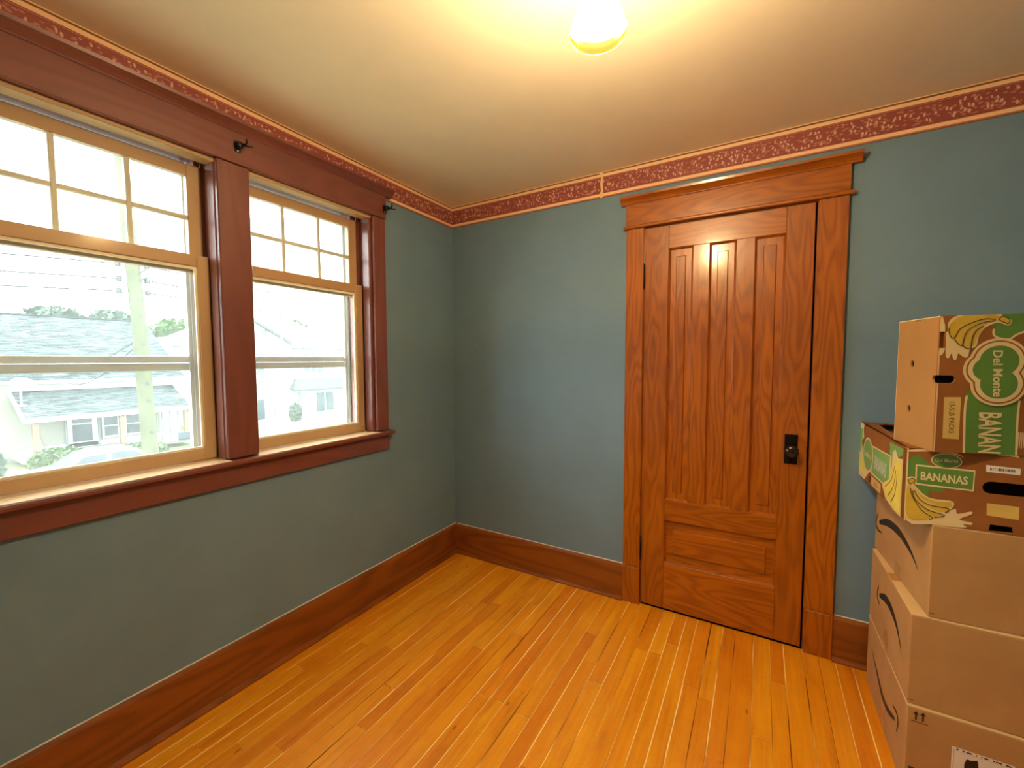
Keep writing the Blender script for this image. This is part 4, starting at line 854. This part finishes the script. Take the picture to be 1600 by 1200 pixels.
for z in (2.6, 2.25, 1.7, 1.35, .9, .55, -.1): MB().lathe([(0, .02), (.034, .014), (.034, 0)], (-8.868, 1.27-.03*(z-1), z), 8, 'X').build('bolt', 'insulator', s)
def wire(pts, r, label): return tag(MB().tube(pts, r, 5).build('power_line', 'wire', None), label, 'wire', 'wires on the utility pole')
def sag(a, b, d, n=14): return [(a[0]+(b[0]-a[0])*i/n, a[1]+(b[1]-a[1])*i/n, a[2]+(b[2]-a[2])*i/n-d*4*(i/n)*(1-i/n)) for i in range(n+1)]
for i, (x, y, z) in enumerate(ins):
    side = ('left', 'right')[i % 2]; row = ('topmost', 'middle', 'lowest')[i//2]
    wire(sag((x-(.02 if i % 2 == 0 else -.02), y, z), (x-.3, y+(-34 if i % 2 == 0 else 38), z+.25), .8), .014, '%s thin power line running %s from the utility pole' % (row, side))
wire(sag((-9.05, 1.12, 1.72), (-29.4, 3.5, .55), .35), .018, 'upper service wire from the pole down to the bungalow eave'); wire(sag((-9.05, 1.14, 1.62), (-29.4, 4.6, .45), .5), .016, 'lower service wire sagging from the pole to the bungalow eave')
# parked car
s = empty('parked_car', (-21, 3.4, G), label='pale parked car in front of the bungalow porch', cat='car')
g0 = G+.04
body = [(1.25, .35), (1.2, .62), (1.35, .82), (2.35, .98), (5.45, 1.02), (5.62, .8), (5.62, .4), (5.4, .3), (1.5, .3)]
MB().prism([(y, g0+z) for y, z in body], 'X', -21.85, -20.15).build('body', 'car_paint', s, .06, seg=2)
top = [(2.35, .95), (3.05, 1.42), (3.4, 1.49), (4.55, 1.47), (5.35, 1.0)]
MB().prism([(y, g0+z) for y, z in top], 'X', -21.68, -20.32).build('cabin', 'car_paint', s, .05, seg=2)
for a in ([(2.62, 1.02), (3.10, 1.36), (3.72, 1.40), (3.72, 1.02)], [(3.82, 1.02), (3.82, 1.40), (4.50, 1.38), (4.98, 1.04)]):
    MB().prism([(y, g0+z) for y, z in a], 'X', -20.325, -20.30).build('side_window', 'dark_pane', s)
MB().prism([(2.43, g0+1.03), (2.47, g0+1.0), (3.04, g0+1.395), (3.0, g0+1.41)], 'X', -21.55, -20.45).build('windscreen', 'dark_pane', s)
for y in (2.1, 4.75):
    for x in (-20.2, -21.8):
        wh = MB().lathe([(0, -.1), (.2, -.1), (.31, -.1), (.33, -.06), (.33, .06), (.31, .1), (.2, .1), (0, .1)], (x, y, g0+.33), 24, 'X').build('wheel', 'tyre', s); MB().lathe([(0, .02), (.19, .0), (.2, -.01)], (x+.1, y, g0+.33), 18, 'X').build('hub_cap', 'grey_aluminium', wh)
MB().box(-20.25, -20.05, 2.62, 2.75, g0+.98, g0+1.12).build('wing_mirror', 'car_paint', s, .02)
# white house to the right
h = empty('white_house', (-34, 18, G), label='white two storey house with a front gable and small hipped porch', cat='house')
MB().box(-42, -34, 12.5, 26.5, G, 2.45).build('wall', 'white_siding', h)
MB().prism([(12.6, 2.4), (19.6, 2.4), (19.6, 2.95), (16.1, 4.75), (12.6, 2.95)], 'X', -34.1, -33.7).build('front_gable', 'white_siding', h)
for a, b in (((19.75, 2.72), (16.1, 4.78)), ((12.3, 2.72), (16.1, 4.78))): MB().prism([(a[0], a[1]), (b[0], b[1]), (b[0], b[1]+.22), (a[0], a[1]+.22)], 'X', -34.6, -33.4).build('gable_roof', 'dark_trim', h)
MB().box(-33.72, -33.66, 17.2, 17.7, 3.35, 3.9).build('attic_vent', 'dark_pane', h)
m = MB(); e = 2.48; hx0, hx1, hy0, hy1, rz = -42.4, -33.55, 12.1, 26.9, 5.4; rA, rB = (-38, 16.5, rz), (-38, 22.0, rz)
c4 = [(hx1, hy0, e), (hx1, hy1, e), (hx0, hy1, e), (hx0, hy0, e)]
m.face([c4[0], c4[1], rB, rA]); m.face([c4[1], c4[2], rB]); m.face([c4[2], c4[3], rA, rB]); m.face([c4[3], c4[0], rA]); m.face(c4); m.build('hip_roof', 'white_trim', h)
MB().box(-33.62, -33.5, 19.8, 26.9, 2.36, 2.5).build('eave_board', 'dark_trim', h)
def hwin(y0, y1, z0, z1, n=2):
    f = MB().box(-34.02, -33.93, y0-.12, y1+.12, z0-.12, z1+.12).build('window', 'white_trim', h); w = (y1-y0)/n
    for i in range(n): MB().box(-33.93, -33.91, y0+i*w+.06, y0+(i+1)*w-.06, z0, z1).build('pane', 'dark_pane', f)
hwin(21.0, 23.1, 1.55, 2.05, 3); hwin(21.05, 23.05, .2, .75, 3); hwin(22.15, 24.1, -3.45, -1.65, 2); hwin(16.8, 17.6, .15, 2.0, 1); hwin(16.7, 17.5, -3.7+.1, -1.85, 1)
MB().box(-33.98, -33.92, 20.2, 20.75, -4+.4, -1.5).build('door', 'grey_trim', h); MB().box(-33.97, -33.94, 18.25, 18.40, -3.69, -1.75).build('downspout', 'grey_trim', h)
m = MB(); pe, pt = -1.22, -.28; q = [(-33.2, 19.6, pe), (-33.2, 26.2, pe), (-34, 26.2, pe), (-34, 19.6, pe)]; tq = [(-33.75, 20.15, pt), (-33.75, 25.7, pt), (-34, 25.7, pt), (-34, 20.15, pt)]
m.face(q); m.face(tq)
for i in range(4): m.face([q[i], q[(i+1) % 4], tq[(i+1) % 4], tq[i]])
m.build('porch_roof', 'shingle_2', h); MB().box(-33.25, -33.12, 19.55, 26.25, pe-.14, pe).build('fascia', 'dark_trim', h)
for y in (19.8, 26.0): MB().box(-33.28, -33.16, y-.07, y+.07, G, pe-.14).build('porch_post', 'white_trim', h)
s = empty('street_lamp_post', (-24, 13.1, G), label='slim pale post in front of the white house', cat='post')
MB().tube([(-24, 13.1, G), (-24, 13.15, 4.6)], [.09, .06], 10).build('post_shaft', 'grey_trim', s); MB().box(-24.05, -23.95, 12.85, 13.45, 3.2, 3.28).build('crossarm', 'grey_trim', s)
g = empty('garage', (-38, 12, G), label='white garage between the bungalow and the white house', cat='building')
MB().box(-47, -44, 12.6, 16.4, G, 1.9).build('wall', 'white_siding', g); MB().prism([(12.3, 1.9), (16.7, 1.9), (14.5, 3.5)], 'X', -47.3, -43.7).build('gable_roof', 'white_trim', g)
# trees and shrubs
def foliage(name, label, cat, c, r, n, size, mat, seed, trunk=None, group=None):
    rn = random.Random(seed); t = empty(name, (c[0], c[1], G), label=label, cat=cat, group=group); m = MB()
    for _ in range(n):
        while True:
            p = Vector((rn.uniform(-1, 1), rn.uniform(-1, 1), rn.uniform(-1, 1)))
            if .45 < p.length < 1: break
        p = Vector((c[0]+p.x*r[0], c[1]+p.y*r[1], c[2]+p.z*r[2])); a = Vector((rn.gauss(0, 1), rn.gauss(0, 1), rn.gauss(0, 1))).normalized(); b = a.orthogonal().normalized(); k = size*rn.uniform(.6, 1.3)
        m.face([p-a*k, p-b*k*.5, p+a*k, p+b*k*.5])
    tag(m.build('crown' if trunk else 'leaves', mat, t), kind='stuff')
    if trunk: MB().tube([(c[0], c[1], G), (c[0], c[1], c[2]+r[2]*.3)], trunk, 8).build('trunk', 'bark', t)
    else: MB().tube([(c[0], c[1], G), (c[0], c[1], c[2])], .05, 6).build('stem', 'bark', t)
foliage('tree', 'grey green tree rising behind the left of the bungalow ridge', 'tree', (-48, 8.5, 3.9), (2.4, 2.3, 2.0), 1400, .3, 'leaf_grey', 1, .25, 'trees behind the bungalow')
foliage('tree', 'grey green tree behind the middle of the bungalow ridge', 'tree', (-50, 12.6, 4.1), (2.4, 2.2, 2.0), 1400, .3, 'leaf_grey', 2, .25, 'trees behind the bungalow')
foliage('tree', 'bright green tree behind the right end of the bungalow roof', 'tree', (-52, 18.6, 3.3), (2.6, 3.0, 2.6), 1700, .3, 'leaf_green', 3, .25, 'trees behind the bungalow')
foliage('tree', 'pale green tree over the white house roof', 'tree', (-54, 32.5, 4.4), (3, 3.2, 2.6), 1500, .35, 'leaf_green', 4, .25, 'trees behind the white house')
foliage('tree', 'low green tree at the right edge of the white house roof', 'tree', (-49, 39.5, 3.0), (2.4, 2.4, 2.4), 1300, .35, 'leaf_green', 5, .25, 'trees behind the white house')
foliage('shrub', 'dark shrub at the left corner of the bungalow porch', 'shrub', (-24.6, 1.0, G+.8), (.9, .8, .9), 900, .14, 'leaf_grey', 6, None, 'shrubs before the bungalow')
foliage('shrub', 'green shrub beside the left porch post', 'shrub', (-26.2, 3.6, G+.5), (.8, 1.0, .6), 700, .12, 'leaf_green', 7, None, 'shrubs before the bungalow')
foliage('shrub', 'low green shrub behind the utility pole', 'shrub', (-24.5, 6.1, G+.5), (.8, 1.2, .55), 800, .12, 'leaf_green', 8, None, 'shrubs before the bungalow')
foliage('shrub', 'small pointed shrub at the white house porch corner', 'shrub', (-31.5, 18.6, G+.7), (.5, .5, .9), 500, .12, 'leaf_grey', 9)
for o in bpy.data.objects:
    if '_w' in o: del o['_w']
